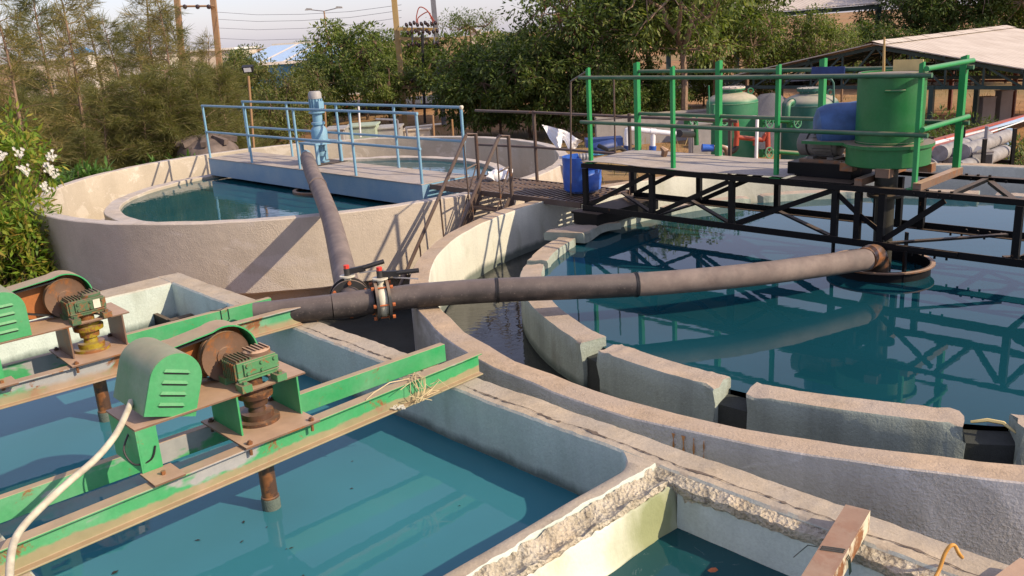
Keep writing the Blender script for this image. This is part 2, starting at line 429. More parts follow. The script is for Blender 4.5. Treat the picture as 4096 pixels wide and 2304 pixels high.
def _lime():
    t = NT('stained_limewash')
    n = t.noise(2.6, 6, .6)
    c = t.ramp(n, [(.3, (.60, .62, .50)), (.6, (.70, .70, .58))])
    s = t.sep(t.tc.outputs['Object'])
    dn = t.n('ShaderNodeVectorMath'); dn.operation = 'DISTANCE'; t.l(t.tc.outputs['Object'], dn.inputs[0]); dn.inputs[1].default_value = (.62, -.82, 1.34)
    near = t.ramp(t.math('ADD', dn.outputs['Value'], t.math('MULTIPLY', t.noise(6, 5, .6, stretch=(1, 1, .4)), .35)), [(.28, 1.0), (.55, 0.0)])
    moss = t.math('MAXIMUM', t.math('MULTIPLY', near, .85), t.math('MULTIPLY', t.ramp(t.noise(3.5, 5, .65, stretch=(1, 1, .35)), [(.56, 0.0), (.68, .8)]), .6))
    c = t.mix(moss, c, (.20, .23, .085))
    c = t.mix(t.ramp(t.noise(2.0, 4, .6), [(.6, 0.0), (.72, .5)]), c, (.60, .42, .16))
    t.bsdf(c, .9, bump=t.noise(24, 5, .6), bstr=.45, bdist=.01, spec=.25); return t.m
M['lime'] = _lime()
WCOL = (.028, .175, .195)
M['water_b'] = water('clarifier_water', (.006, .052, .070), .008, 5)
M['water_a'] = water('far_clarifier_water', (.008, .075, .09), .03, 7)
M['water_m'] = water('mixing_water', (.036, .165, .205), .010, 6)
M['water_s'] = water('scummy_water', (.009, .060, .070), .02, 9, scum=.4)
M['water_l'] = water('launder_water', (.02, .022, .02), .04, 12)

# ------------------------------------------------------------------ ground
AC = Vector((-3.276, 15.31, 0)); AR = 4.378
BC = Vector((3.725, 7.98, 0)); BR = 4.647
def ground():
    mb = MB(); n = 90; vs = []; fs = []
    def cr(i):                                   # finer near the plant
        t = (i/n-.5)*2; return math.copysign(abs(t)**2.6, t)*900
    for j in range(n+1):
        for i in range(n+1):
            x = cr(i); y = 18+cr(j); p = Vector((x, y, 0))
            d = max(0, min(1, (math.hypot(x-1, y-11)-10)/12))
            z = GZ+noise.noise(p*.12)*.28*d+noise.noise(p*.5)*.06*d
            vs.append((x, y, z))
    for j in range(n):
        for i in range(n):
            a = j*(n+1)+i; fs.append((a, a+1, a+n+2, a+n+1))
    mb.add(vs, fs, True)
    return kind(mb.build('ground', M['soil']), 'structure')
ground()
mb = MB(); mb.add([(-60, 47, GZ+.32), (60, 43, GZ+.32), (60, 48.5, GZ+.33), (-60, 52.5, GZ+.33)], [(0, 1, 2, 3)])
kind(mb.build('road', M['asphalt']), 'structure')

# ------------------------------------------------------------------ far round tank with the blue walkway
def chip(k):
    def f(p, a):
        j = noise.noise_vector(p*3)*k; return p+Vector((j.x, j.y, j.z*.8))
    return f
tA = thing('round_tank', 'round grey plastered settling tank with the blue walkway across it', 'settling tank', (AC.x, AC.y, GZ))
MB().lathe([(4.29, .0), (4.365, .0), (4.378, -.012), (4.378, -.93), (4.36, -.95), (3.98, -1.02), (3.98, GZ-.1), (3.9, GZ-.1), (3.9, -.9), (4.29, -.8)], 128, AC, closed=True, rough=chip(.012)).build('outer_wall', M['conc_a'], tA)
MB().lathe([(4.205, -.012), (4.215, .0), (4.2895, .0), (4.2895, -.8), (4.205, -.8)], 128, AC, closed=True, rough=chip(.012)).build('inner_lining', M['conc_a_in'], tA)
MB().lathe([(3.15, -.29), (3.16, -.28), (3.37, -.28), (3.38, -.29), (3.38, -.8), (3.15, -.8)], 140, AC, closed=True, rough=chip(.02)).build('weir_ring', M['conc_a_in'], tA)
MB().lathe([(0, -.86), (3.15, -.86), (3.15, -.80), (4.21, -.78), (4.21, -.9), (0, -.95)], 64, AC).build('tank_floor', M['conc_a'], tA)
mb = MB()
for k in range(5):
    a = R_(118+k*2.4); mb.box(-.06, .06, -.03, .03, 0, .05)
    for i in range(8):
        p = mb.v[-8+i]; q = Matrix.Rotation(a, 3, 'Z') @ Vector((p.x+3.2+.02*(k % 2), p.y, p.z-.285)); mb.v[-8+i] = q+AC
mb.build('weir_stone', M['conc_a'], tA)
mb = MB().lathe([(0, -.335), (1.6, -.335), (3.16, -.335)], 64, AC); kind(mb.build('far_clarifier_water', M['water_a']), 'structure')

# ------------------------------------------------------------------ right round tank with the notched weir
tB = thing('round_tank', 'large round concrete clarifier with the notched weir ring and black truss bridge', 'clarifier tank', (BC.x, BC.y, GZ))
MB().lathe([(4.5397, .0), (4.64, .0), (4.647, -.008), (4.647, GZ-.1), (4.5397, GZ-.1)], 150, BC, closed=True, rough=chip(.016)).build('outer_wall', M['conc_b'], tB)
MB().lathe([(4.465, -.012), (4.475, .0), (4.5395, .0), (4.5395, -.45), (4.5395, GZ), (4.44, GZ), (4.455, -.47), (4.465, -.3)], 150, BC, closed=True, rough=chip(.016)).build('inner_lining', M['conc_b_in'], tB)
segs = [(150, 166.6), (168.6, 207.6), (211, 227.5), (230.8, 250.4), (254.8, 272), (275, 295), (298, 318), (321, 341), (344, 364), (367, 387), (390, 410), (413, 433), (436, 456), (459, 479), (482, 497)]
for a0, a1 in segs:
    def rough(p, a, a0=R_(a0), a1=R_(a1)):
        e = min(a-a0, a1-a); w = math.exp(-max(0, e)/.03)
        j = noise.noise_vector(p*2)*.010+noise.noise_vector(p*12)*(.0025+.036*w)
        q = p+Vector((j.x, j.y, 0)); 
        if p.z > -.25: q.z += noise.noise(p*2.2)*.007-.05*w*abs(noise.noise(p*9))
        return q
    n = max(12, int((a1-a0)*2.2))
    MB().lathe([(3.43, -.2), (3.44, -.18), (3.5, -.18), (3.58, -.18), (3.64, -.18), (3.65, -.195), (3.65, -.3), (3.65, -.42), (3.65, -1.0), (3.43, -1.0)], n, BC, a0=R_(a0), a1=R_(a1), closed=True, rough=rough).build('weir_segment', M['weir'], tB)
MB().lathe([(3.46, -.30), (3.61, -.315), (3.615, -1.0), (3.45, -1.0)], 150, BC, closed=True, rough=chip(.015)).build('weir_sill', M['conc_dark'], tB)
mb = MB().lathe([(3.34, -.165), (3.36, -.15), (3.80, -.15), (3.83, -.17), (3.83, -.25), (3.34, -.25)], 14, BC, a0=R_(136.5), a1=R_(149.5), closed=True, rough=chip(.06)); mb.build('bearing_slab', M['weir'], tB)
MB().lathe([(0, -1.1), (4.4, -1.1), (4.4, -1.2), (0, -1.2)], 64, BC).build('tank_floor', M['conc_dark'], tB)
mb = MB().lathe([(0, -.268), (1.7, -.268), (3.455, -.268)], 64, BC); kind(mb.build('clarifier_water', M['water_b']), 'structure')
mb = MB().lathe([(3.63, -.56), (4.0, -.56), (4.42, -.56)], 96, BC); kind(mb.build('launder_water', M['water_l']), 'structure')

# ------------------------------------------------------------------ rectangular mixing tank; local x runs into the tank wall (w), y along it (v)
WF = Matrix(((.733, -.68, 0, 0), (.68, .733, 0, 0), (0, 0, 1, 0), (0, 0, 0, 1)))
def grid_strip(prof, v0, v1, n, disp, axis=1, smooth=True):
    """sweep a profile of (c, z) along v (axis=1) or w (axis=0)"""
    mb = MB(WF); m = len(prof); vs = []; fs = []
    for k in range(n+1):
        s = v0+(v1-v0)*k/n
        for (c, z) in prof:
            p = Vector((c, s, z)) if axis == 1 else Vector((s, c, z))
            vs.append(disp(p))
    for k in range(n):
        for i in range(m):
            i2 = (i+1) % m; fs.append((k*m+i, (k+1)*m+i, (k+1)*m+i2, k*m+i2) if axis == 0 else (k*m+i, k*m+i2, (k+1)*m+i2, (k+1)*m+i))
    mb.add(vs, fs, smooth)
    mb.f.append(list(range(m))); mb.s.append(False); mb.m.append(0)
    mb.f.append([n*m+i for i in range(m)][::-1]); mb.s.append(False); mb.m.append(0)
    return mb
def soft(k, f=3.0, e=0.0):
    def d(p):
        j = noise.noise_vector(p*f)*k+noise.noise_vector(p*f*5)*(k*.35+e); return p+j
    return d
tM = thing('mixing_tank', 'rectangular whitewashed concrete mixing tank in front, divided by a broken cross wall', 'mixing tank', (0, 4.5, GZ))
def lip(c0, c1, z=0.0, zb=GZ-.1):
    r = .012
    return [(c0, zb), (c0, z-.5), (c0, z-.12), (c0, z-r), (c0+r, z), (c0+(c1-c0)*.35, z), (c0+(c1-c0)*.7, z), (c1-r, z), (c1, z-r), (c1, z-.3), (c1, zb)]
def dlw(p):
    q = p+noise.noise_vector(p*3)*.008+noise.noise_vector(p*15)*.004
    if p.z < .01 and p.z > -.03 and 3.20 < p.x < 3.28:
        k = max(0, min(1, (7.4-p.y)/.8))*(1 if noise.noise(Vector((p.y*2.1, 3, 3))) > -.45 else .2)
        q.x += .018*noise.noise(Vector((p.y*4.5, 7, 1)))+.009*noise.noise(Vector((p.y*21, 2, 1)))
        if p.z < -.005: q.z = p.z*k+(1-k)*.001
    return q
lw = lip(3.17, 3.39); lw[5:5] = [(3.195, .001), (3.228, .0), (3.236, .002)]
grid_strip(lw, -2.5, 8.455, 900, dlw).build('long_wall', M['conc_m'], tM)
grid_strip(lip(8.125, 8.4549), -1.2, 3.1695, 80, soft(.006), axis=0).build('far_wall', M['conc_m'], tM)
grid_strip(lip(.30, .72), -2.5, 8.1245, 80, soft(.006)).build('near_wall', M['conc_m'], tM)
mb = MB(WF); vs = []; fs = []; nn = 900
for k in range(nn+1):
    y = -2.4+9.4*k/nn; xo = 3.2338+.018*noise.noise(Vector((y*4.5, 7, 1)))+.009*noise.noise(Vector((y*21, 2, 1)))+noise.noise_vector(Vector((3.23, y, 0))*3).x*.008
    wv_ = .001+.016*max(0, noise.noise(Vector((y*6, 5, 5))))+.014*max(0, noise.noise(Vector((y*27, 5, 5))))
    if noise.noise(Vector((y*2.1, 3, 3))) < -.45 or y > 6.6: wv_ = .0005
    wv_ = max(.0005, wv_); z_ = noise.noise_vector(Vector((3.23, y, 0))*3).z*.008
    vs += [(xo-wv_, y, .0045+z_), (xo+wv_, y, .0055+z_)]
for k in range(nn): fs.append((2*k, 2*k+1, 2*k+3, 2*k+2))
mb.add(vs, fs); mb.build('crack', M['crack'], tM)
# cross wall: plaster, broken strip, limewashed face
def dpl(p):
    q = p+noise.noise_vector(p*4)*.006
    if p.z > -.06 and p.y < 2.50:
        q.y += noise.noise(Vector((p.x*7, 1.3, 0)))*.020+noise.noise(Vector((p.x*23, 4.3, 0)))*.010
    if p.x > 2.99 and p.y > 2.5: q.y += (p.x-2.99)**2*4.2
    return q
grid_strip([(2.545, -1.0), (2.545, -.25), (2.54, -.03), (2.535, -.004), (2.522, .004), (2.49, .006), (2.462, .005), (2.452, -.02), (2.452, -1.0)], .7205, 3.172, 150, dpl, axis=0).build('cross_wall', M['conc_m'], tM)
def dsp(p):
    q = Vector(p)
    if p.z > -.1:
        h = noise.fractal(Vector((p.x*9, p.y*9, .7)), .9, 2.1, 5)
        h2 = noise.noise(Vector((p.x*34, p.y*34, 2.7)))
        q.z += h*.017+h2*.008
        q.y += noise.noise(Vector((p.x*16, p.y*16, 5)))*.008
    return q
grid_strip([(2.4515, -1.0), (2.4515, -.02)]+[(2.4515-.009*i, -.006-.028*math.sin(i/13*3.14)-.0015*i) for i in range(14)]+[(2.328, -.05), (2.325, -1.0)], .7205, 3.13, 330, dsp, axis=0).build('broken_top', M['spall'], tM)
def dlm(p):
    q = p+noise.noise_vector(p*5)*.006
    if p.z > -.08: q.z += noise.noise(Vector((p.x*11, 3, 0)))*.018+noise.noise(Vector((p.x*31, 3, 0)))*.012
    if p.z < -.17:
        q.z += .05*noise.noise(Vector((p.x*3.1, 9, 0)))+.02*noise.noise(Vector((p.x*9, 5, 0)))+.05*math.cos(p.x*3.2+.7)
    return q
grid_strip([(2.3245, -.30), (2.3245, -.045), (2.314, -.05), (2.306, -.10), (2.300, -.15), (2.292, -.185), (2.282, -.205), (2.286, -.225), (2.31, -.23)], .7205, 3.128, 200, dlm, axis=0).build('limewash_face', M['lime'], tM)
grid_strip([(2.345, -1.0), (2.345, -.14), (2.322, -.16), (2.318, -.30), (2.31, -.35), (2.30, -1.0)], .7205, 3.11, 100, soft(.01), axis=0).build('wet_face', M['conc_wet'], tM)
# corner fillet and broken inner edge of the long wall beside the second chamber
def dsp2(p):
    q = Vector(p)
    if p.z > -.2 and p.x < 3.168:
        h = noise.fractal(Vector((p.x*10, p.y*10, 3.7)), .9, 2.1, 5); h2 = noise.noise(Vector((p.x*36, p.y*36, 2.7)))
        q.z += h*.011+h2*.007; q.x += noise.noise(Vector((p.x*5, p.y*7, 5)))*.018+h2*.006
    return q
grid_strip([(3.1695, -1.0), (3.1695, -.03)]+[(3.1695-.0075*i, -.010-.0022*i) for i in range(9)]+[(3.107, -.042), (3.107, -.062), (3.13, -.09), (3.13, -1.0)], -1.0, 2.47, 420, dsp2).build('broken_edge', M['spall'], tM)
grid_strip([(3.1292, -1.0), (3.1292, -.065), (3.118, -.08), (3.11, -.25), (3.10, -.30), (3.06, -1.0)], -1.0, 2.285, 120, soft(.008)).build('chamber_lining', M['conc_m'], tM)
mb = MB(WF); mb.add([(.71, 2.55, -.365), (3.175, 2.55, -.365), (3.175, 8.13, -.365), (.71, 8.13, -.365)], [(0, 1, 2, 3)]); kind(mb.build('mixing_tank_water', M['water_m']), 'structure')
mb = MB(WF); mb.add([(.71, -2.5, -.255), (3.12, -2.5, -.255), (3.12, 2.32, -.255), (.71, 2.32, -.255)], [(0, 1, 2, 3)]); kind(mb.build('second_chamber_water', M['water_s']), 'structure')
mb = MB(WF); mb.box(2.95, 3.168, 7.72, 7.80, -.42, -.24); mb.box(2.95, 2.99, 7.80, 8.12, -.42, -.25)
tag(mb.build('overflow_box', M['black_steel']), 'small black steel overflow box in the far inner corner of the mixing tank', 'overflow box')

# ------------------------------------------------------------------ blue walkway over the far tank
p0 = at(524, 398, .05); FA = frame((p0.x, p0.y, 0), R_(-46.4)); LA = 6.58
bA = thing('walkway_bridge', 'sky blue steel walkway with pipe handrails across the far round tank', 'walkway', (p0.x, p0.y, 0), R_(-46.4))
mb = MB(FA)
for k in range(4):
    mb.box(LA*k/4+.003, LA*(k+1)/4-.003, -.012, .912, .046, .056)
mb.build('deck_plate', M['deck_dust'], bA)
MB(FA).box(0, LA, 0, .075, -.275, .045).build('side_girder', M['blue_beam'], bA)
MB(FA).box(0, LA, .825, .9, -.275, .045).build('side_girder', M['blue_beam'], bA)
MB(FA).box(0, .06, .0755, .8245, -.27, .042).build('end_plate', M['blue'], bA)
MB(FA).box(LA-.06, LA, .0755, .8245, -.27, .042).build('end_plate', M['blue'], bA)
for y in (.03, .87):
    for k in range(5):
        x = .03+(LA-.06)*k/4
        MB(FA).cyl((x, y, .056), (x, y, 1.05), .022, 10).build('rail_post', M['blue'], bA)
    for z in (1.05, .555):
        MB(FA).tube([(0.0, y, z), (LA, y, z)], .021, 10).build('hand_rail', M['blue'], bA)
MB(FA).lathe([(0, .03), (.02, .028), (.032, .015), (.034, 0), (.02, -.03), (0, -.032)], 12, (LA-.02, .87, 1.05)).build('rail_end_knob', M['valve_white'], bA)

# gear motor on its stand, at the middle of the walkway
g0 = at(812, 409, .056); FG = frame((g0.x, g0.y, .056), R_(-46.4))
gm = thing('gear_motor', 'upright blue gear motor on a square blue stand, middle of the far walkway', 'gear motor', (g0.x, g0.y, .056), R_(-46.4))
mb = MB(FG); s = .235
for sx in (-1, 1):
    for sy in (-1, 1):
        MB(FG).bar((sx*s, sy*s, 0), (sx*s, sy*s, .34), .05, .05).build('stand_leg', M['blue'], gm)
mb = MB(FG); mb.box(-.27, .27, -.27, .27, .341, .375); mb.build('stand_top', M['blue'], gm)
MB(FG).box(-.33, .33, -.30, .30, 0.002, .012).build('base_plate', M['black_steel'], gm)
MB(FG).lathe([(0, .013), (.12, .013), (.12, .03), (.05, .035), (.05, .12), (.085, .125), (.085, .2), (.05, .205), (.05, .341)], 20).build('coupling', M['blue'], gm)
MB(FG).lathe([(0, .376), (.17, .376), (.17, .40), (.14, .402), (.14, .56), (.125, .60), (.09, .64), (.10, .66), (.115, .665), (.115, .70), (.085, .71), (.085, .84), (.14, .86), (.14, .885), (0, .885)], 24).build('gearbox', M['blue'], gm)
mb = MB(FG)
for k in range(14):
    a = 2*math.pi*k/14; c, s_ = math.cos(a), math.sin(a)
    mb.bar((c*.103, s_*.103, .90), (c*.103, s_*.103, 1.10), .012, .03, (c, s_, 0))
mb.lathe([(0, .886), (.098, .886), (.098, 1.10), (0, 1.10)], 20); mb.build('motor', M['blue'], gm)
MB(FG).lathe([(.10, 1.102), (.112, 1.102), (.112, 1.19), (.09, 1.225), (0, 1.23)], 20).build('fan_cowl', M['grey_box'], gm)
MB(FG).box(.09, .17, -.05, .05, .94, 1.06).build('terminal_box', M['blue'], gm)
# feed well in the far tank
fw = MB().lathe([(.40, -.30), (.46, -.30), (.46, -.6), (.40, -.6)], 30, (AC.x+.12, AC.y-.28, 0), closed=True)
tag(fw.build('feed_well', M['rusty']), 'rusty ring shaped feed well in the water below the blue walkway', 'feed well')

# ------------------------------------------------------------------ black truss bridge with green railings
T0 = at(1481, 409, .57); FB = frame((T0.x, T0.y, 0), R_(-46.5)); WB = .9; LB = 7.6
bB = thing('truss_bridge', 'black steel truss bridge with green pipe railings over the right clarifier', 'truss bridge', (T0.x, T0.y, 0), R_(-46.5))
px_ = [-.06, .90, 1.90, 3.0, 3.22, 3.44, 4.55, 5.6, 6.6, 7.5]
bs = M['black_steel']
for y, o in ((0, -1), (WB, 1)):
    for z in (.53, .035):
        mb = MB(FB); mb.box(-.09, LB, y-.035, y+.035, z-.03, z-.022) if z < .1 else mb.box(-.09, LB, y-.035, y+.035, z+.022, z+.03)
        yy = y+.027*o
        mb.box(-.09, LB, min(yy, yy+.008*o), max(yy, yy+.008*o), z-.0215, z+.0215 if z > .1 else z+.035)
        yy = y-.027*o; 
        mb.build('chord', bs, bB)
    for x in px_:
        MB(FB).box(x-.028, x+.028, y-.026, y+.026, .002 if x > 2.9 else .058, .5).build('truss_post', bs, bB)
    for k in ((0, 1), (1, 2), (2, 3), (6, 7), (7, 8), (8, 9)):
        MB(FB).bar((px_[k[0]]+.05, y, .07), (px_[k[1]]-.04, y, .49), .05, .012, (0, 1, 0)).build('diagonal_brace', bs, bB)
MB(FB).bar((3.0, 0, .48), (3.22, 0, .30), .045, .012, (0, 1, 0)).build('diagonal_brace', bs, bB)
MB(FB).bar((3.22, 0.0, .30), (3.42, .05, .14), .045, .012, (0, 1, 0)).build('diagonal_brace', bs, bB)
MB(FB).bar((3.47, 0, .09), (3.97, 0, .49), .05, .012, (0, 1, 0)).build('diagonal_brace', bs, bB)
lat = [((-.2, WB-.04), (.88, .04)), ((.82, WB-.04), (1.86, .04)), ((1.9, WB-.04), (2.95, .04)), ((3.5, .04), (4.22, WB-.04)), ((4.45, .04), (5.5, WB-.04)), ((5.6, WB-.04), (6.5, .04))]
for (a, b) in lat:
    MB(FB).bar((a[0], a[1], .052), (b[0], b[1], .052), .05, .02).build('lateral_brace', bs, bB)
for x in (.9, 1.9, 3.0, 4.0, 4.55, 5.6, 6.6):
    MB(FB).bar((x, .036, .535), (x, WB-.036, .535), .05, .03).build('cross_beam', bs, bB)
    if x < 2.5 or x > 4.3: MB(FB).bar((x, .036, .028), (x, WB-.036, .028), .05, .02).build('cross_beam', bs, bB)
MB(FB).bar((4.05, WB-.06, .52), (4.5, .06, .52), .05, .03).build('cross_beam', bs, bB)
for x in (3.22, 3.74):
    MB(FB).box(x-.035, x+.035, -.03, WB+.03, .562, .625).build('drive_bearer', M['rusty'], bB)
# splice bolts
for y, o in ((0, -1), (WB, -1)):
    for k in range(4):
        for z in (.05, .53):
            x = 3.72+.1*k+(.15 if y else 0)
            MB(FB).cyl((x, y-.045, z), (x, y-.028, z), .013, 6).build('splice_bolt', bs, bB)
        x = 3.72+.1*k
        MB(FB).cyl((x, y, .561), (x, y, .575), .014, 6).build('splice_bolt', bs, bB)
        MB(FB).cyl((x, y, -.025), (x, y, .004), .011, 6).build('splice_bolt', bs, bB)
MB(FB).box(3.6, 4.12, -.05, -.036, .03, .065).build('splice_plate', bs, bB)
# deck: two sagging sheets
def sheet(x0, x1, z0, seed, nm, mt):
    mb = MB(FB); nx, ny = 40, 10; vs = []; fs = []
    for t_ in (0, -.006):
        for j in range(ny+1):
            for i in range(nx+1):
                x = x0+(x1-x0)*i/nx; y = -.05+1.0*j/ny
                z = z0+.010*noise.noise(Vector((x*1.8, y*1.5, seed)))+.012*math.sin(x*3.1+seed)*(1 if j < 2 else .4)
                vs.append((x, y, z+t_))
    m = (nx+1)*(ny+1)
    for j in range(ny):
        for i in range(nx):
            a = j*(nx+1)+i; fs.append((a, a+1, a+nx+2, a+nx+1)); fs.append((m+a, m+a+nx+1, m+a+nx+2, m+a+1))
    for i in range(nx):
        fs.append((i, m+i, m+i+1, i+1)); a = ny*(nx+1)+i; fs.append((a, a+1, m+a+1, m+a))
    for j in range(ny):
        a = j*(nx+1); b = a+nx+1; fs.append((a, b, m+b, m+a)); a += nx; b += nx; fs.append((a, m+a, m+b, b))
    mb.add(vs, fs, True); return mb.build(nm, mt, bB)
sheet(-.08, 2.5, .587, .4, 'deck_plate', M['deck_dust'])
MB(FB).box(2.51, 3.15, -.03, .93, .563, .573).build('deck_plate', M['black_steel'], bB)
gp = M['green_rail']
for y, o, xs in ((.0, 1, (0.02, 1.17, 2.38, 3.70)), (.885, -1, (0.0, 1.14, 2.36, 3.71))):
    for x in xs:
        zt = 1.64
        mb = MB(FB)
        lw_ = .036 if o > 0 else .055
        mb.prism([(0, .575), (lw_, .575), (lw_, zt), (0, zt-.018)], (x-.02, y, 0), (1, 0, 0), (0, 0, 1), (0, .007, 0))
        mb.prism([(0, .575), (lw_, .575), (lw_, zt-.006), (0, zt)], (x-.02+lw_-.007, y+.0071, 0), (0, 1, 0), (0, 0, 1), (.007, 0, 0))
        mb.box(x-.05, x+.06, y-.03, y+.06, .566, .5745)
        mb.build('rail_post', gp, bB)
    yr = y-.022 if o > 0 else y+.03
    for z in (1.53, 1.035):
        MB(FB).tube([(-.08 if o > 0 else -.02, yr, z), (1.8, yr, z-.008), (3.80, yr, z)], .021, 10).build('hand_rail', M['green_tube'], bB)
for z in (1.585, 1.085):
    MB(FB).tube([(3.765, -.06, z), (3.765, .98, z)], .023, 10).build('hand_rail', gp, bB)
mb = MB(FB); mb.box(2.27, 2.62, .862, .872, 1.44, 1.555)
tag(mb.build('notice_board', M['navy']), 'small dark blue notice board wired to the far green railing', 'notice board')
mb = MB(FB); mb.tube([(0.62, .60, .597), (.64, .60, .66), (.60, .58, .70)], [.035, .045, .02], 7)
tag(mb.build('stone_block', M['rusty']), 'small brown lump of stone lying on the dusty bridge deck', 'stone')
# pedestal beam under the bridge end
mb = MB(FB); mb.box(-.16, .20, -.12, 1.05, -.146, -.02); mb.box(-.19, .23, -.13, 1.06, -.0195, .003)
tag(mb.build('bearing_beam', M['black_steel']), 'short black steel beam carrying the left end of the truss bridge', 'bearing beam')

# central drive: gear housing and tall drum
DX, DY = 3.47, 8.0
dr = thing('scraper_drive', 'bright green drum shaped scraper drive standing on the truss bridge', 'drive unit', (DX, DY, .66))
FD = frame((DX, DY, 0), R_(-46.5))
MB(FD).lathe([(.05, .73), (.345, .73), (.36, .74), (.36, .90), (.05, .90)], 48).build('gear_housing', M['green_drum'], dr)
mb = MB(FD); poly = [(.385*math.cos(a), .385*math.sin(a)) for a in [R_(-150+i*10) for i in range(31)]]+[(-.40, .26), (-.74, .28), (-.74, -.20), (-.42, -.20)]
mb.prism(poly, (0, 0, .9005), (1, 0, 0), (0, 1, 0), (0, 0, .028)); mb.build('cover_plate', M['green_drum'], dr)
for zz in (.935, 1.525): MB(FD).lathe([(.2855, zz), (.289, zz+.003), (.289, zz+.009), (.2855, zz+.012)], 48).build('weld_seam', M['green_drum'], dr)
MB(FD).lathe([(0, .93), (.285, .93), (.285, 1.54), (.28, 1.545), (.265, 1.545), (.265, 1.53), (0, 1.53)], 48).build('drum', M['green_drum'], dr)
az = R_(-60); c_, s_ = math.cos(az), math.sin(az)
def dp(deg, r, z):
    a = R_(deg); return (DX+r*math.cos(a), DY+r*math.sin(a), z)
MB().tube([dp(-122, .28, 1.395), dp(-122, .325, 1.40), dp(-108, .335, 1.40), dp(-94, .325, 1.40), dp(-94, .28, 1.395)], .010, 7).build('drum_handle', M['green_drum'], dr)
MB(FD).lathe([(0, -.3), (.085, -.3), (.085, .43), (.16, .43), (.16, .455), (.10, .46), (.10, .7295), (0, .7295)], 20).build('drive_shaft', M['shaft'], dr)
MB(FD).box(-.02, .24, .05, .062, 1.546, 1.64).build('pointer_plate', M['cream_sheet'], dr)
MB(FD).cyl((-.08, .0, 1.545), (-.09, .0, 1.84), .014, 8, .009).build('pointer_rod', M['pole_yel'], dr)
for a in (20, 110, 200, 290):
    v = Vector((math.cos(R_(a)), math.sin(R_(a)), 0)); p = v*.33
    MB(FD).box(p.x-.06, p.x+.06, p.y-.05, p.y+.05, .662, .739).build('mounting_foot', M['rusty'], dr)
# motor and the blue barrel half over it
em = thing('electric_motor', 'grey finned electric motor on a black base left of the green drum', 'electric motor', tuple(FB @ Vector((2.72, .36, .575))), R_(-46.5))
FE = frame(FB @ Vector((2.72, .36, .575)), R_(-46.5))
MB(FE).box(-.30, .34, -.2, .25, .001, .13).build('motor_base', M['black_steel'], em)
mb = MB(FE); mb.box(-.2, .22, -.16, -.10, .1305, .16); mb.box(-.2, .22, .10, .16, .1305, .16); mb.build('slide_rails', M['rusty'], em)
mb = MB(FE); mb.lathe([(0, -.16), (.10, -.16), (.115, -.14), (.115, .12), (.10, .14), (.03, .15), (.03, .2), (0, .2)], 20, (0, 0, .29), (1, 0, 0))
for k in range(18):
    a = 2*math.pi*k/18; mb.bar((-.1, .122*math.cos(a), .29+.122*math.sin(a)), (.1, .122*math.cos(a), .29+.122*math.sin(a)), .008, .022, (0, -math.sin(a), math.cos(a)))
mb.build('motor_body', M['motor_grey'], em)
MB(FE).lathe([(0, -.27), (.09, -.27), (.12, -.25), (.12, -.165), (0, -.165)], 20, (0, 0, .29), (1, 0, 0)).build('fan_cowl', M['motor_grey'], em)
mb = MB(FE)
for sx in (-.1, .1): mb.box(sx-.03, sx+.03, -.14, .14, .1605, .185)
mb.build('motor_foot', M['motor_grey'], em)
bp = FB @ Vector((2.90, .42, 0)); FK = frame((bp.x, bp.y, 1.03), R_(-46.5+36))
mb = MB(FK); prof = [(0, -.30), (.12, -.30), (.19, -.27), (.215, -.2), (.222, -.1), (.215, 0), (.222, .1), (.215, .19), (.19, .245), (.19, .255), (.18, .255), (.205, .18), (.21, -.18), (.11, -.285), (0, -.285)]
prof = [(r*1.05, z*1.03) for r, z in prof]
mb.lathe(prof, 36, (0, 0, .0), (1, -.0, .06), a0=R_(-40), a1=R_(215), closed=False)
bb = mb.build('blue_barrel', M['dblue_plastic']); tag(bb, 'faded blue plastic barrel cut in half as a cover over the bridge motor', 'plastic barrel')
# feed well ring hanging from the bridge
fw = thing('feed_well', 'black steel feed well ring at the water surface under the green drum', 'feed well', (DX-.02, DY-.02, -.3))
MB().lathe([(.425, -.17), (.435, -.17), (.435, -.7), (.425, -.7)], 48, (DX-.02, DY-.02, 0), closed=True).build('ring_wall', M['black_steel'], fw)
MB().lathe([(.436, -.172), (.47, -.172), (.47, -.185), (.436, -.185)], 48, (DX-.02, DY-.02, 0), closed=True).build('rim_flange', M['rusty'], fw)
for a in (-85, 155, 35):
    q = Vector((DX-.02+.42*math.cos(R_(a)), DY-.02+.42*math.sin(R_(a)), 0))
    MB().bar(q+Vector((0, 0, -.5)), q+Vector((0, 0, .02)), .045, .02).build('hanger_strap', M['black_steel'], fw)

for k, (x, y, l, w_) in enumerate(((1698, 1083, .10, .010), (1722, 1090, .21, .016), (1748, 1096, .14, .009), (1771, 1104, .10, .006))):
    q = at(x, y, -.02); d = (q-BC); d.z = 0; d.normalize(); e = d.cross(Vector((0, 0, 1))); o_ = BC+d*4.655
    n = 7; L_ = [(w_*(.55+.45*math.cos(i*1.3+k))*(1-i/n*.5), -.03-l*i/n) for i in range(n+1)]
    mb = MB(); mb.prism([(a, z) for a, z in L_]+[(-a*.8, z) for a, z in L_[::-1]], o_, e, (0, 0, 1), d*.003); mb.build('rust_streak', M['streak'], tB)
mb = MB(); mb.add([(-3.5, 6.9, GZ+.012), (-.2, 5.6, GZ+.012), (.8, 12.2, GZ+.012), (-1.2, 13.2, GZ+.012), (-2.6, 11.4, GZ+.012)], [(0, 1, 2, 3, 4)]); kind(mb.build('trench_shade_sheet', M['conc_dark']), 'structure')  # dark sheet added over the soil, paints the trench's deep shade as colour
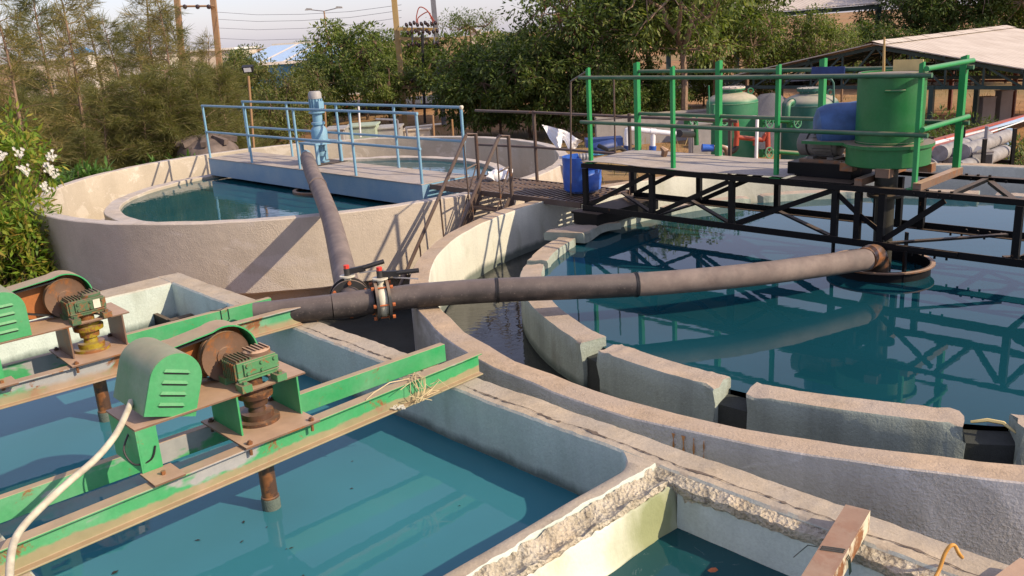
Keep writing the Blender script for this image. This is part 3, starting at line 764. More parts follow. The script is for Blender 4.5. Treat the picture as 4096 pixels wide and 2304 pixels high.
# ------------------------------------------------------------------ grating walkway between the tanks, with the stairs
G0 = at(1085, 465, .03); FG2 = frame((G0.x, G0.y, 0), R_(-46.4)); LG = 2.85; WG = .92
gw = thing('grating_walkway', 'rusty steel bar grating walkway joining the two round tanks', 'grating walkway', (G0.x, G0.y, 0), R_(-46.4))
br = M['brown_steel']
mb = MB(FG2)
n = int(LG/.088)
for k in range(n):
    x = .03+(LG-.06)*k/(n-1); mb.box(x-.015, x+.015, .0, WG, .010, .034)
mb.build('grating_bars', br, gw)
for y in (-.02, WG+.005):
    MB(FG2).box(-.02, LG, y, y+.02, -.03, .042).build('edge_angle', br, gw)
for x in (.9, 1.9):
    MB(FG2).box(x-.025, x+.025, 0.001, WG, -.06, .009).build('cross_bearer', br, gw)
# guard rail on the far edge
gr = thing('guard_rail', 'rust brown pipe guard rail on the far edge of the grating walkway', 'guard rail', tuple(FG2 @ Vector((0, WG, 0))), R_(-46.4))
for x in (1.18, 2.85, 4.3):
    MB(FG2).cyl((x, WG+.045, -.05 if x < 3 else .3), (x, WG+.045, 1.0), .024, 8).build('rail_post', br, gr)
for z in (.98, .50):
    MB(FG2).tube([(-.02, WG+.045, z+(.0 if z > .6 else -.02)), (1.2, WG+.045, z), (2.9, WG+.045, z-.02), (4.4, WG+.045, z-.03)], .019, 8).build('hand_rail', br, gr)
# two tall thin rods by the truss end
for (x0, y0, x1, y1, lab, lean) in ((1436, 500, 1436, 205, 'tall thin brown rod standing at the near corner of the grating', (1478, 178)), (1548, 405, 1544, 195, 'tall thin brown rod standing behind the truss bridge end', None)):
    b = at(x0, y0, .03) if lean else pt(x0, y0, 11.4); t_ = pt(x1, y1, b.y)
    mb = MB(); mb.tube([b, t_], .011, 6)
    if lean:
        q = pt(lean[0], lean[1], T0.y); mb.tube([t_, q], .010, 6)
    tag(mb.build('steel_rod', br), lab, 'rod')

sx0 = FG2 @ Vector((1.05, -.02, 0)); SW = .62
st = thing('access_stairs', 'dark steel access stairs with two sloping pipe handrails between the round tanks', 'stairs', tuple(sx0), R_(-46.4-90))
FS = frame(sx0, R_(-46.4-90))           # local x runs down the flight, y across towards the right tank
def sp(x, y, z): return (x, y, z)
SL = 1.35                                # slope
for y, nm in ((0.0, 0), (SW, 1)):
    zt = .80
    mb = MB(FS); mb.tube([(0, y, -.10), (0, y, zt), (.17, y, zt+.01)], .024, 9); mb.build('stair_post', br, st)
    MB(FS).tube([(.17, y, zt+.01), (.19, y, zt-.02), (1.50, y, zt-SL*1.32)], .024, 9).build('hand_rail', br, st)
    MB(FS).bar((.02, y, -.02), (1.15, y, -.02-SL*1.13), .012, .12, (1, 0, .7)).build('stringer', br, st)
    for xb in (.22, .70, 1.1):
        zt2 = zt-SL*(xb-.19)-.02; mb = MB(FS); mb.tube([(xb-.02, y, -.02-SL*xb), (xb, y, zt2)], .011, 6); mb.build('baluster', br, st)
    mb = MB(FS); mb.tube([(.03, y, .38), (.66, y, -.02-SL*.66+.05)], .010, 6); mb.tube([(.03, y, .4), (.22, y, .36)], .012, 6); mb.build('diagonal_rod', br, st)
for k in range(5):
    x = .05+.21*k; z = -.14-SL*.21*k
    mb = MB(FS)
    for j in range(6): mb.box(x+.035*j, x+.035*j+.012, .014, SW-.014, z-.018, z)
    mb.build('tread', br, st)
mb = MB(FS); mb.bar((1.13, 0, -1.5), (1.13, 0, -.9), .04, .04); mb.bar((1.13, SW, -1.5), (1.13, SW, -.9), .04, .04); mb.bar((.1, 0, -1.45), (1.1, SW, -.9), .03, .03); mb.build('lower_frame', br, st)

# litter on the walkway
def cloth(name, F_, w, h, seed, amp, label, cat, mat, shape=None):
    mb = MB(F_); nx, ny = 22, 16; vs = []; fs = []
    for t_ in (0, 1):
        for j in range(ny+1):
            for i in range(nx+1):
                u, v = i/nx, j/ny; p = shape(u, v) if shape else Vector((u*w, 0, v*h))
                nv = noise.noise_vector(Vector((u*4, v*4, seed)))*amp
                vs.append(Vector(p)+nv+Vector((0, .004*t_, .002*t_)))
    m = (nx+1)*(ny+1)
    for j in range(ny):
        for i in range(nx):
            a = j*(nx+1)+i; fs.append((a, a+1, a+nx+2, a+nx+1)); fs.append((m+a, m+a+nx+1, m+a+nx+2, m+a+1))
    mb.add(vs, fs, True); return tag(mb.build(name, mat), label, cat)
cp = pt(1366, 316, 13.35); c1 = pt(1466, 356, 13.35); c2 = pt(1392, 368, 13.35); c3 = pt(1448, 376, 13.35)
def shp(u, v):
    top = cp.lerp(c1, u); 
    low = c2.lerp(c3, u) if u > .12 else cp.lerp(c2, u/.12)
    top = top+Vector((0, 0, .05*math.sin(u*3.1)))
    p = top.lerp(low, v*(.25 if u < .1 else 1))
    notch = max(0, 1-abs(u-.52)/.14)*.5
    p = top.lerp(low, v*(1-notch)*(min(1, .25+u*6)))
    return p+Vector((0, .10*math.sin(u*13+v*2), 0))
cloth('white_cloth', None, 1, 1, 3.1, .022, 'crumpled white cloth hung over the brown guard rail behind the grating', 'cloth', M['cloth'], shp)
lp = at(1258, 452, .05)
def shp2(u, v):
    a = v*6.28; r = .075*(1-.5*abs(u-.5)); return lp+Vector((.34*u-.17, .13*u, .06))+Vector((0, r*math.cos(a), r*math.sin(a)))
cloth('plastic_bag', None, 1, 1, 7.7, .05, 'crumpled white plastic bag lying on the rusty grating walkway', 'bag', M['cloth'], shp2)

# blue drum and pump set behind the truss end
b0 = at(1466, 484, .04)
mb = MB(); mb.lathe([(0, .02), (.20, .02), (.235, .05), (.25, .2), (.245, .36), (.25, .47), (.238, .47), (.232, .2), (.2, .05), (0, .04)], 30, b0)
def _notch(o):
    for v in o.data.vertices:
        if v.co.z > b0.z+.3 and v.co.x > b0.x+.02: v.co.z -= .16
    return o
tag(_notch(mb.build('blue_drum', M['blue_plastic'])), 'bright blue plastic drum with a cut rim on the grating beside the truss bridge', 'plastic drum')
ps = thing('pump_set', 'dark blue pump set on a light blue tubular frame behind the truss bridge end', 'pump set', tuple(pt(1520, 400, 14.2)))
q = pt(1520, 372, 14.2)
mb = MB(); mb.lathe([(0, -.22), (.09, -.22), (.11, -.18), (.11, .16), (.08, .2), (0, .2)], 20, q, (1, .35, .1)); mb.build('pump_body', M['navy'], ps)
mb = MB(); mb.tube([pt(1462, 395, 14), pt(1490, 388, 14), pt(1530, 386, 14.1), pt(1535, 402, 14.1)], .022, 8); mb.tube([pt(1488, 388, 14.3), pt(1482, 410, 14.3)], .02, 8); mb.tube([pt(1490, 402, 14.2), pt(1545, 398, 14.4)], .02, 8); mb.build('frame_tube', M['ltblue'], ps)
mb = MB(); mb.tube([pt(1440+4*i, 398-.35*i, 13.9) for i in range(12)], [.055+.012*(i % 2) for i in range(12)], 10); mb.build('corrugated_hose', M['pole_grey'], ps)
mb = MB(); mb.tube([pt(1505, 366, 14), pt(1530, 378, 13.9), pt(1560, 372, 14), pt(1572, 380, 14.1)], .035, 8); mb.build('black_hose', M['blk_plastic'], ps)
mb = MB(); q2 = pt(1516, 352, 14.6); mb.box(q2.x-.28, q2.x+.32, q2.y-.1, q2.y+.2, q2.z-.1, q2.z+.03)
mb.build('pump_cover', M['navy'], ps)
wp = thing('white_pipework', 'white plastic pipework with blue couplings behind the green railing', 'pipework', tuple(pt(1640, 390, 15.5)))
Y = 15.5
MB().tube([pt(1577, 368, Y), pt(1577, 335, Y), pt(1578, 327, Y), pt(1584, 324, Y), pt(1640, 331, Y), pt(1700, 337, Y)], .047, 12).build('white_pipe', M['white_pvc'], wp)
MB().tube([pt(1643, 334, Y), pt(1642, 368, Y)], .045, 12).build('white_pipe', M['white_pvc'], wp)
MB().tube([pt(1636, 331, Y), pt(1650, 332, Y)], .056, 12).build('tee_fitting', M['white_pvc'], wp)
MB().tube([pt(1577, 366, Y), pt(1577, 384, Y)], .062, 12).build('coupling', M['navy'], wp)
MB().tube([pt(1642, 367, Y), pt(1641, 390, Y)], .062, 12).build('coupling', M['blue_plastic'], wp)
MB().tube([pt(1583, 382, Y), pt(1600, 376, Y), pt(1616, 388, Y)], .05, 10).build('black_elbow', M['blk_plastic'], wp)

# ------------------------------------------------------------------ big pipes and valves
PR = .098
tee = at(885, 765, .10); vl = at(962, 755, .10); fd = Vector((3.12, 7.50, -.02))
ctr = [vl+(at(1060, 745, .10)-vl)*.20, at(1060, 743, .105), at(1250, 730, .10), at(1600, 716, .045), at(1900, 690, .03), fd]
lpipe = thing('clarifier_pipe', 'long dusty black plastic pipe from the valves across the right clarifier water', 'pipe', tuple(ctr[0]))
def pipe_bez(ps, n):
    out = []
    for i in range(len(ps)-1):
        a = ps[max(i-1, 0)]; b = ps[i]; c = ps[i+1]; d = ps[min(i+2, len(ps)-1)]
        for k in range(n):
            t = k/n; out.append(.5*((2*b)+(-a+c)*t+(2*a-5*b+4*c-d)*t*t+(-a+3*b-3*c+d)*t**3))
    out.append(ps[-1]); return out
pp = pipe_bez(ctr, 8)
i1, i2 = 16, 24
MB().tube(pp[:i1+1], PR, 24).build('pipe_section', M['hdpe'], lpipe)
MB().tube(pp[i1:i2+1], PR*.995, 24).build('pipe_section', M['hdpe'], lpipe)
MB().tube(pp[i2:], PR*.99, 24).build('pipe_section', M['hdpe_dust'], lpipe)
for i in (i1, i2):
    d = (pp[i+1]-pp[i-1]).normalized()
    MB().tube([pp[i]-d*.012, pp[i]-d*.004], PR+.006, 24).build('weld_bead', M['blk_plastic'], lpipe)
    MB().tube([pp[i]+d*.004, pp[i]+d*.012], PR+.006, 24).build('weld_bead', M['blk_plastic'], lpipe)
ee = [fd-(fd-pp[-3]).normalized()*.02, fd+Vector((.12, .15, -.01)), fd+Vector((.22, .30, -.12)), fd+Vector((.24, .34, -.4))]
MB().tube(pipe_bez(ee, 5), PR+.006, 20).build('elbow', M['oily'], lpipe)
# left run with the tee
tp = thing('tee_pipe', 'black plastic tee pipe lying behind the green beams, joined to both valves', 'pipe', tuple(tee))
le = at(640, 793, .10); ax = (vl-tee).normalized()
MB().tube([le, tee-ax*.15], PR, 24).build('pipe_section', M['hdpe'], tp)
MB().tube([tee-ax*.15, tee+ax*.16], PR+.004, 24).build('tee_body', M['hdpe'], tp)
MB().tube([tee+ax*.155, vl-ax*.07], PR-.002, 24).build('pipe_section', M['hdpe'], tp)
up1 = at(833, 553, .125)
va = at(870, 722, .10)
bx = (up1-tee); bx.z = 0; bx.normalize(); bx = (bx+Vector((0, 0, .04))).normalized()
MB().tube([tee, tee+bx*.21-Vector((0, 0, .02))], PR, 22).build('branch_stub', M['hdpe'], tp)
def bolts(c, axd, r, n, l, name, mat, par, ph=.3, hr=.016):
    e1 = axd.orthogonal().normalized(); e2 = axd.cross(e1)
    for k in range(n):
        a = ph+2*math.pi*k/n; p = c+(e1*math.cos(a)+e2*math.sin(a))*r; mb = MB()
        mb.tube([p-axd*l, p-axd*(l-.022)], hr, 6); mb.tube([p-axd*(l-.0215), p+axd*(l-.0225)], .007, 6); mb.tube([p+axd*(l-.022), p+axd*l], hr, 6); mb.build(name, mat, par)
def valve(c, axd, lev, label):
    t = thing('butterfly_valve', label, 'valve', tuple(c))
    for s in (-1, 1):
        MB().tube([c+axd*s*.036, c+axd*s*.058], .16, 32).build('flange', M['flange'], t)
    MB().lathe([(.05, -.034), (.122, -.034), (.135, -.015), (.135, .015), (.122, .034), (.05, .034)], 32, c, axd).build('valve_body', M['valve_white'], t)
    bolts(c, axd, .142, 6, .085, 'flange_bolt', M['rustbolt'], t)
    upv = Vector((0, 0, 1))
    MB().tube([c+upv*.13, c+upv*.175], .028, 14).build('valve_neck', M['valve_white'], t)
    MB().tube([c+upv*.175, c+upv*.186], .062, 20).build('notch_plate', M['valve_white'], t)
    MB().tube([c+upv*.186, c+upv*.245], .025, 12).build('stem', M['flange'], t)
    MB().tube([c+upv*.245, c+upv*.272], .023, 8).build('stem_cap', M['red'], t)
    L = Vector(lev).normalized(); b = c+upv*.215
    mb = MB(); mb.bar(b-L*.02, b+L*.15, .03, .045); mb.tube([b+L*.13+upv*.005, b+L*.31+upv*.02], .019, 10); mb.build('lever', M['blk_plastic'], t)
    MB().bar(b+L*.10-upv*.03, b+L*.30-upv*.05, .016, .008).build('trigger', M['pole_grey'], t)
    return t
valve(vl, ax, CR*.98+Vector((0, .2, -.02)), 'right hand butterfly valve with cream body between two black flanges, facing the long pipe')
vb = tee+bx*.27-Vector((0, 0, .03))
valve(vb, bx, CR*.75+Vector((.2, .35, .12)), 'butterfly valve with red cap at the foot of the sloping far pipe')
fpts = [vb+bx*.06, vb+bx*.5, up1+(vb-up1)*.0, at(800, 468, .23), at(786, 437, .26), FA @ Vector((3.58, .01, .26))]
fp = thing('sloping_pipe', 'dusty brown plastic pipe sloping over the far tank rim to the blue walkway', 'pipe', tuple(vb))
f2 = pipe_bez(fpts[:4], 6)
MB().tube(f2, .108, 24).build('pipe_section', M['hdpe_dust'], fp)
MB().tube([f2[-1]]+fpts[4:], .112, 24).build('pipe_section', M['hdpe_dust'], fp)
dd = (f2[-1]-f2[-2]).normalized()
MB().tube([f2[-1]-dd*.02, f2[-1]+dd*.02], .12, 24).build('weld_bead', M['hdpe_dust'], fp)
MB().tube([FA @ Vector((3.58, -.012, .26)), FA @ Vector((3.58, .03, .26))], .135, 22).build('end_flange', M['blue'], fp)
# thin black cable under the tee
mb = MB(); mb.tube(pipe_bez([at(750, 790, .02), at(820, 803, -.05), at(900, 800, -.06), at(960, 770, .0)], 6), .008, 6)
tag(mb.build('black_cable', M['blk_plastic']), 'thin black cable sagging beneath the tee pipe', 'cable')

# ------------------------------------------------------------------ beams over the mixing tank and the two agitators
U43 = R_(43)
def un(u, n, z=0.0):
    return Vector((u*math.cos(U43)-n*math.sin(U43), u*math.sin(U43)+n*math.cos(U43), z))
def ibeam(name, a, b, h, w, mat, label, grp=None, tw=.008, tf=.009, chan=0):
    d = (b-a); L = d.length; rz = math.atan2(d.y, d.x)
    fr = frame((a.x, a.y, a.z), rz); mb = MB(fr)
    if chan:
        prof = [(0, 0), (w, 0), (w, tf), (tw, tf), (tw, h-tf), (w, h-tf), (w, h), (0, h)]
    else:
        c = w/2; prof = [(0, 0), (w, 0), (w, tf), (c+tw/2, tf+.004), (c+tw/2, h-tf-.004), (w, h-tf), (w, h), (0, h), (0, h-tf), (c-tw/2, h-tf-.004), (c-tw/2, tf+.004), (0, tf)]
    k = 24; m = len(prof); vs = []; fs = []
    for i in range(k+1):
        for (y, z) in prof: vs.append((L*i/k, y, z))
    for i in range(k):
        for j in range(m):
            j2 = (j+1) % m; fs.append((i*m+j, (i+1)*m+j, (i+1)*m+j2, i*m+j2))
    fs.append(list(range(m))); fs.append([k*m+j for j in range(m)][::-1])
    mb.add(vs, fs)
    t = thing(name, label, 'beam', (a.x, a.y, a.z), rz, grp)
    mb.build('beam_body', mat, t, bevel=.002); return t, fr
z0 = .006
nb, FN = ibeam('support_beam', un(.25, 3.872, z0), un(3.44, 4.004, z0), .145, .078, M['green_beam'], 'nearest worn green steel beam carrying the front agitator, dry straw tied round it')
rb, FR = ibeam('support_beam', un(.25, 4.45, z0), un(3.45, 4.385, z0), .12, .05, M['green_chan'], 'flat faced green channel behind the front beam, under the front agitator', chan=1)
fb, FF = ibeam('support_beam', un(.25, 6.05, z0), un(3.27, 5.895, z0), .145, .078, M['green_far'], 'rust eaten green beam carrying the rear agitator, in front of its twin')
rb2, FR2 = ibeam('support_beam', un(.25, 6.54, z0), un(3.30, 6.41, z0), .12, .05, M['green_chan'], 'pale green channel furthest back over the mixing tank, under the rear agitator', chan=1)
mb = MB()
for k in range(2):
    p = FF @ Vector((2.46+.07*k, .034, .075)); d = FF.to_3x3() @ Vector((0, 1, 0)); mb.tube([p-d*.006, p+d*.001], .014, 10)
mb.build('bolt_hole', M['blk_plastic'], fb)

def agitator(loc, rz, label, tilt, far):
    Fm = frame(loc, rz)
    t = thing('agitator_drive', label, 'agitator', loc, rz)
    zb = .156; zt = .385
    ru = M['rusty']; gb = M['green_beam']; gear = M['gear_d'] if far else M['gear_g']; cpl = M['yellow_iron'] if far else M['oily']
    mb = MB(Fm); mb.box(-.215, .215, -.27, .24, zb, zb+.010); mb.build('base_plate', ru, t)
    for x in (-.18, .18):
        for y in (-.24, .19):
            mb = MB(Fm); mb.cyl((x, y, zb-.05), (x, y, zb+.03), .009, 6); mb.cyl((x, y, zb+.01), (x, y, zb+.022), .016, 6); mb.build('anchor_bolt', M['oily'], t)
    for x in (-.155, .195):
        MB(Fm).box(x-.005, x+.005, -.12, .20, zb+.0105, zt-.0005).build('upright_plate', M['green'] if not far else ru, t)
    mb = MB(Fm)
    # top plate with a round opening for the shaft
    hole = [(.085*math.cos(a), .085*math.sin(a)) for a in [2*math.pi*i/20 for i in range(20)]]
    mb.box(-.68, -.09, -.125, .24, zt, zt+.009); mb.box(.09, .245, -.125, .24, zt, zt+.009)
    mb.box(-.0895, .0895, -.125, -.088, zt, zt+.009); mb.box(-.0895, .0895, .088, .24, zt, zt+.009)
    for k in range(4):
        qd = [hole[(k*5+i) % 20] for i in range(6)]; mx, my = (.0895*(1 if k in (0, 3) else -1), .088*(1 if k in (0, 1) else -1))
        mb.prism(qd+[(mx, my)], (0, 0, zt), (1, 0, 0), (0, 1, 0), (0, 0, .009))
    mb.build('top_plate', ru, t)
    mb = MB(Fm); mb.box(-.68, -.672, -.125, .21, zb+.01, zt-.001); mb.box(-.6715, -.58, -.125, -.117, zb+.01, zt-.001); mb.box(-.6715, -.60, .2, .208, zb+.01, zt-.001)
    mb.build('end_leg', gb, t)
    mb = MB(Fm); mb.box(-.69, -.54, -.29, -.115, zb, zb+.0095); mb.build('leg_foot', ru, t)
    MB(Fm).cyl((-.615, -.21, zb-.04), (-.615, -.21, zb+.028), .011, 6).build('anchor_bolt', M['oily'], t)
    # coupling and shaft
    MB(Fm).lathe([(0, zb+.011), (.115, zb+.011), (.115, zb+.028), (.085, zb+.032), (.085, zb+.065), (.048, zb+.07), (.042, zb+.10), (.062, zb+.105), (.066, zb+.15), (.095, zb+.155), (.098, zb+.185), (.075, zb+.19), (.075, zb+.205), (.05, zb+.21), (.05, zt+.045), (0, zt+.045)], 26).build('shaft_coupling', cpl, t)
    MB(Fm).lathe([(0, -1.1), (.045, -1.1), (.045, -.335), (.049, -.33), (.049, -.29), (.044, -.285), (.044, zb-.002), (0, zb-.002)], 20).build('mixer_shaft', M['oily'], t)
    MB(Fm).lathe([(.0495, -.40), (.051, -.40), (.051, -.300), (.0495, -.297)], 20).build('scale_collar', M['weir'], t)
    # worm gearbox
    gz = zt+.045
    mb = MB(Fm); mb.box(-.112, .112, -.08, .08, gz, gz+.108); mb.box(-.118, .118, -.086, .086, gz+.016, gz+.026); mb.box(-.08, .118, -.090, -.0861, gz+.032, gz+.100)
    gcase = mb.build('gearbox_case', gear, t, bevel=.006)
    mb = MB(Fm)
    for k in range(5): mb.box(-.108+.019*k, -.101+.019*k, -.07, .07, gz+.1075, gz+.120)
    for k in range(7): mb.box(-.124, -.1121, -.070+.021*k, -.062+.021*k, gz+.01, gz+.104)
    mb.build('cooling_fins', M['gear_d'], gcase)
    mb = MB(Fm); mb.lathe([(0, gz+.109), (.072, gz+.109), (.072, gz+.126), (.06, gz+.134), (0, gz+.134)], 22, (.045, 0, 0))
    for k in range(5): mb.box(-.01+.024*k, -.002+.024*k, -.05, .05, gz+.132, gz+.142)
    mb.build('gearbox_cover', M['gear_d'] if far else ru, gcase)
    for x in (-.10, .10):
        for y in (-.105, .085):
            mb = MB(Fm); mb.box(x-.028, x+.028, y-.035, y+.04, zt+.0095, gz+.002); mb.cyl((x, y-.012, gz-.001), (x, y-.012, gz+.02), .013, 6); mb.build('gearbox_foot', gear, gcase)
    for (x, z) in ((-.06, .045), (-.06, .085), (.02, .045), (.02, .085), (.095, .085)): MB(Fm).cyl((x, -.099, gz+z), (x, -.0901, gz+z), .010, 8).build('cover_bolt', gear, gcase)
    if far: MB(Fm).box(.036, .080, -.0935, -.0902, gz+.036, gz+.095).build('name_plate', M['valve_white'], gcase)
    else: MB(Fm).tube(pipe_bez([Vector(v) for v in ((-.66, -.02, zt-.02), (-.72, -.05, zt-.10), (-.70, -.10, zt-.17), (-.63, -.13, zt-.16), (-.60, -.13, zt-.10))], 5), .005, 6).build('cable_loop', M['blk_plastic'], t)
    # driven pulley and belt guard behind the gearbox
    pc = Vector((-.07, .145, zt+.14))
    mb = MB(Fm); mb.lathe([(0, -.03), (.05, -.03), (.05, -.022), (.125, -.022), (.135, -.028), (.135, -.012), (.125, -.005), (.135, .003), (.135, .028), (0, .028)], 36, pc, (0, 1, 0)); mb.build('driven_pulley', ru, t)
    MB(Fm).cyl(pc-Vector((0, .07, 0)), pc+Vector((0, .05, 0)), .02, 12).build('pulley_shaft', M['oily'], t)
    rg = .175; out = []
    out += [(-.47, zt+.25), (-.38, zt+.275)]
    for i in range(15):
        a = R_(112-i*10); out.append((pc.x+rg*math.cos(a), pc.z+rg*math.sin(a)))
    th = .008
    mb = MB(Fm); vs = []; fs = []
    for (x, z) in out:
        for y in (.09, .235): vs.append((x, y, z))
    for (x, z) in out:
        dx, dz = pc.x-x, pc.z-z; L = math.hypot(dx, dz)
        for y in (.09, .235): vs.append((x+dx/L*th, y, z+dz/L*th))
    m = len(out)
    for i in range(m-1):
        a = 2*i; fs.append((a, a+1, a+3, a+2)); b = a+2*m; fs.append((b, b+2, b+3, b+1))
        fs.append((a, a+2, b+2, b)); fs.append((a+1, b+1, b+3, a+3))
    mb.add(vs, fs, True); mb.build('belt_guard_band', gb, t)
    mb = MB(Fm); poly = [(x*.985+pc.x*.015, z-.006) for x, z in out]+[(pc.x+.1, zt+.02), (-.47, zt+.02)]
    mb.prism(poly, (0, .226, 0), (1, 0, 0), (0, 0, 1), (0, .006, 0)); mb.build('belt_guard_back', M['orange_guard'], t)
    mb = MB(Fm)
    for s in (1, -1):
        p = Vector((-.47, .145, zt+.19+s*.05)); q2 = pc+Vector((-.03, 0, s*.128)); mb.bar(p, q2, .03, .012)
    mb.build('drive_belt', M['blk_plastic'], t)
    # louvred motor hood
    hx, hw, hh = -.50, .130, .315
    RY = Matrix.Translation((hx, 0, zt+.012)) @ Matrix.Rotation(tilt, 4, 'Y')
    Fh = Fm @ RY
    prof = [(-hw, 0)]+[(-hw*math.cos(R_(180*i/18)) , hh-hw+hw*math.sin(R_(180*i/18))) for i in range(19)]+[(hw, 0)]
    def shell(y0, y1, k):
        mb = MB(Fh); m = len(prof); vs = []
        for y in (y0, y1):
            for (x, z) in prof: vs.append((x, y, z))
        for y in (y0, y1):
            for (x, z) in prof: vs.append((x*k, y, z*.985))
        fs = [(i, i+1, m+i+1, m+i) for i in range(m-1)]+[(2*m+i, 3*m+i, 3*m+i+1, 2*m+i+1) for i in range(m-1)]
        fs += [(i, 2*m+i, 2*m+i+1, i+1) for i in range(m-1)]+[(m+i, m+i+1, 3*m+i+1, 3*m+i) for i in range(m-1)]
        return mb.add(vs, fs, True)
    shell(-.105, .27, .97).build('motor_hood', M['hood'], t)
    mb = MB(Fh); mb.prism([(x*.995, z*.995) for x, z in prof], (0, -.115, 0), (1, 0, 0), (0, 0, 1), (0, .0095, 0)); mb.build('hood_front', M['green'], t); hfront = [c for c in t.children if c.name.startswith('hood_front')][0]
    mb = MB(Fh); mb2 = MB(Fh)
    for k in range(4):
        z = .055+.055*k; w = .068
        MB(Fh).prism([(-w, 0), (w, 0), (w-.012, .016), (-w+.012, .016)], (-.005, -.124, z), (1, 0, 0), (0, .45, .9), (0, .002, -.002)).build('louvre', M['green_rail'], hfront)
        MB(Fh).box(-w+.002, w-.012, -.1175, -.1152, z-.010, z-.0005).build('louvre_slot', M['blk_plastic'], hfront)
    return t
M['hood'] = painted('dusty_faded_green_hood', (.07, .21, .095), dust=.75, rust=.12, fade=.3, dustcol=(.30, .25, .16))
agitator(tuple(un(1.985, 4.19)), R_(43), 'front agitator drive with a tilted green louvred hood and rusty brown coupling', R_(19), False)
agitator(tuple(un(1.83, 6.22)), R_(41.5), 'rear agitator drive with an upright green louvred hood and yellow coupling', 0, True)

# hose, straw, strings
hp = [at(330, 1010, .47), at(318, 1040, .45), at(290, 1095, .41), at(240, 1155, .37), at(170, 1215, .34), at(100, 1280, .31), at(58, 1325, .28), at(36, 1362, .26), at(26, 1410, .24), at(24, 1470, .20)]
tag(MB().tube(pipe_bez(hp, 6), .0155, 12).build('white_hose', M['hose']), 'dirty white hose running from the front hood down across the green beams', 'hose')
rng = random.Random(5)
mb = MB()
for k in range(9):
    x = 2.66+rng.uniform(-.06, .06)
    loop = [FN @ Vector((x+rng.uniform(-.03, .03), .0+.078*f+oo, z)) for f, oo, z in ((1, .012, .02), (1, .012, .152), (.5, 0, .156), (0, -.008, .15), (0, -.01, .08), (0, -.012, .006))]
    mb.tube(loop, .0025, 5)
for k in range(7):
    a = Vector((2.66+rng.uniform(-.1, .1), -.01, .10+rng.uniform(-.05, .06)))
    mb.tube([FN @ a, FN @ (a+Vector((rng.uniform(-.06, .06), -.03, rng.uniform(-.02, .05)))), FN @ (a+Vector((rng.uniform(-.14, .12), -.035, rng.uniform(-.07, .03))))], .0022, 5)
mb.tube([FN @ Vector(v) for v in ((2.62, .03, .156), (2.5, .06, .165), (2.36, .03, .158), (2.28, .0, .15))], .003, 5)
tag(mb.build('straw_string', M['straw']), 'tangled dry straw string tied round the nearest green beam', 'string')
mb = MB(); q = FN @ Vector((2.50, .012, .018))
for k in range(40): mb.box(*(lambda c, s: (c.x-s, c.x+s, c.y-s, c.y+s, c.z-s*.6, c.z+s*.6))(q+Vector((rng.gauss(0, .028), rng.gauss(0, .012), rng.uniform(0, .008))), rng.uniform(.003, .006)))
tag(mb.build('cement_crumbs', M['bldg_w']), 'little pile of white cement crumbs on the bottom flange of the nearest beam', 'crumbs')
mb = MB()
for k in range(2): mb.tube([FR2 @ Vector((2.62+.06*k, -.006, .123)), FR2 @ Vector((2.62+.06*k, -.006, .04)), FR2 @ Vector((2.60+.02*k, -.03, .0))], .0028, 5)
mb.tube([FR2 @ Vector(v) for v in ((2.56, .05, .126), (2.62, .0, .126), (2.7, .05, .126))], .0028, 5)
tag(mb.build('tie_wire', M['blk_plastic']), 'thin dark wire tied round the furthest green channel', 'wire')

# ------------------------------------------------------------------ second chamber: rusty channel, wire, cord
a = at(2040, 1475, .094); b = at(2150, 1290, .094)
d = (b-a).normalized(); nrm = Vector((d.y, -d.x, 0))
fr = frame((a.x, a.y, .004), math.atan2(d.y, d.x)); L = (b-a).length
rc = thing('rusty_channel', 'rusty cream painted steel channel lying across the second chamber', 'channel beam', (a.x, a.y, .004), math.atan2(d.y, d.x))
M['cream_rust'] = painted('rusting_cream_paint', (.62, .57, .42), dust=.95, rust=.52, fade=.1, scale=7, dustcol=(.28, .17, .11))
mb = MB(fr); mb.box(-.3, L+.05, -.05, .05, .082, .09); mb.box(-.3, L+.05, -.05, -.043, 0, .0818); mb.box(-.3, L+.05, .043, .05, 0, .0818)
mb.build('channel_body', M['cream_rust'], rc)
mb = MB(fr)
for k in range(3):
    x = L*.44+.012*k; mb.tube([(x, .055, .05), (x-.01, .04, .094), (x+.01, -.04, .094), (x+.03, -.056, .05), (x+.045, -.06, -.02)], .0022, 5)
mb.tube([(L*.44, .05, .094), (L*.44+.03, .1, .07), (L*.44-.02, .14, .03)], .0022, 5)
tag(mb.build('tie_wire', M['dark_green_steel']), 'thin dark green wire wound round the rusty cream channel', 'wire')
a2 = at(2510, 1475, .06); b2 = at(2590, 1415, .06); d = (b2-a2).normalized()
fr2 = frame((a2.x, a2.y, .004), math.atan2(d.y, d.x)); L2 = (b2-a2).length
mb = MB(fr2); mb.box(-.4, L2, -.035, .035, .0, .06)
tag(mb.build('rusty_bar', M['rusty']), 'short brown rusty bar end at the bottom right corner on the wall', 'bar')
cw = [at(2340, 1475, .0), at(2362, 1435, .03), at(2376, 1395, .08), at(2390, 1374, .11), at(2402, 1373, .11), at(2412, 1392, .09), at(2420, 1402, .05)]
tag(MB().tube(pipe_bez(cw, 6), .0075, 10).build('orange_cable', M['orange_cord']), 'stiff orange cable curving up over the tank wall at bottom right', 'cable')
mb = MB(); q = at(1792, 1458, -.28); mb.prism([(-.03, 0), (.03, 0), (.012, .018), (-.01, .016)], q, CR, CU, (.01, .03, .02))
tag(mb.build('orange_leaf', M['rustbolt']), 'orange brown dry leaf tip poking up at the bottom edge', 'leaf')
mb = MB()
q = BC+Vector((3.52*math.cos(R_(-107)), 3.52*math.sin(R_(-107)), -.26))
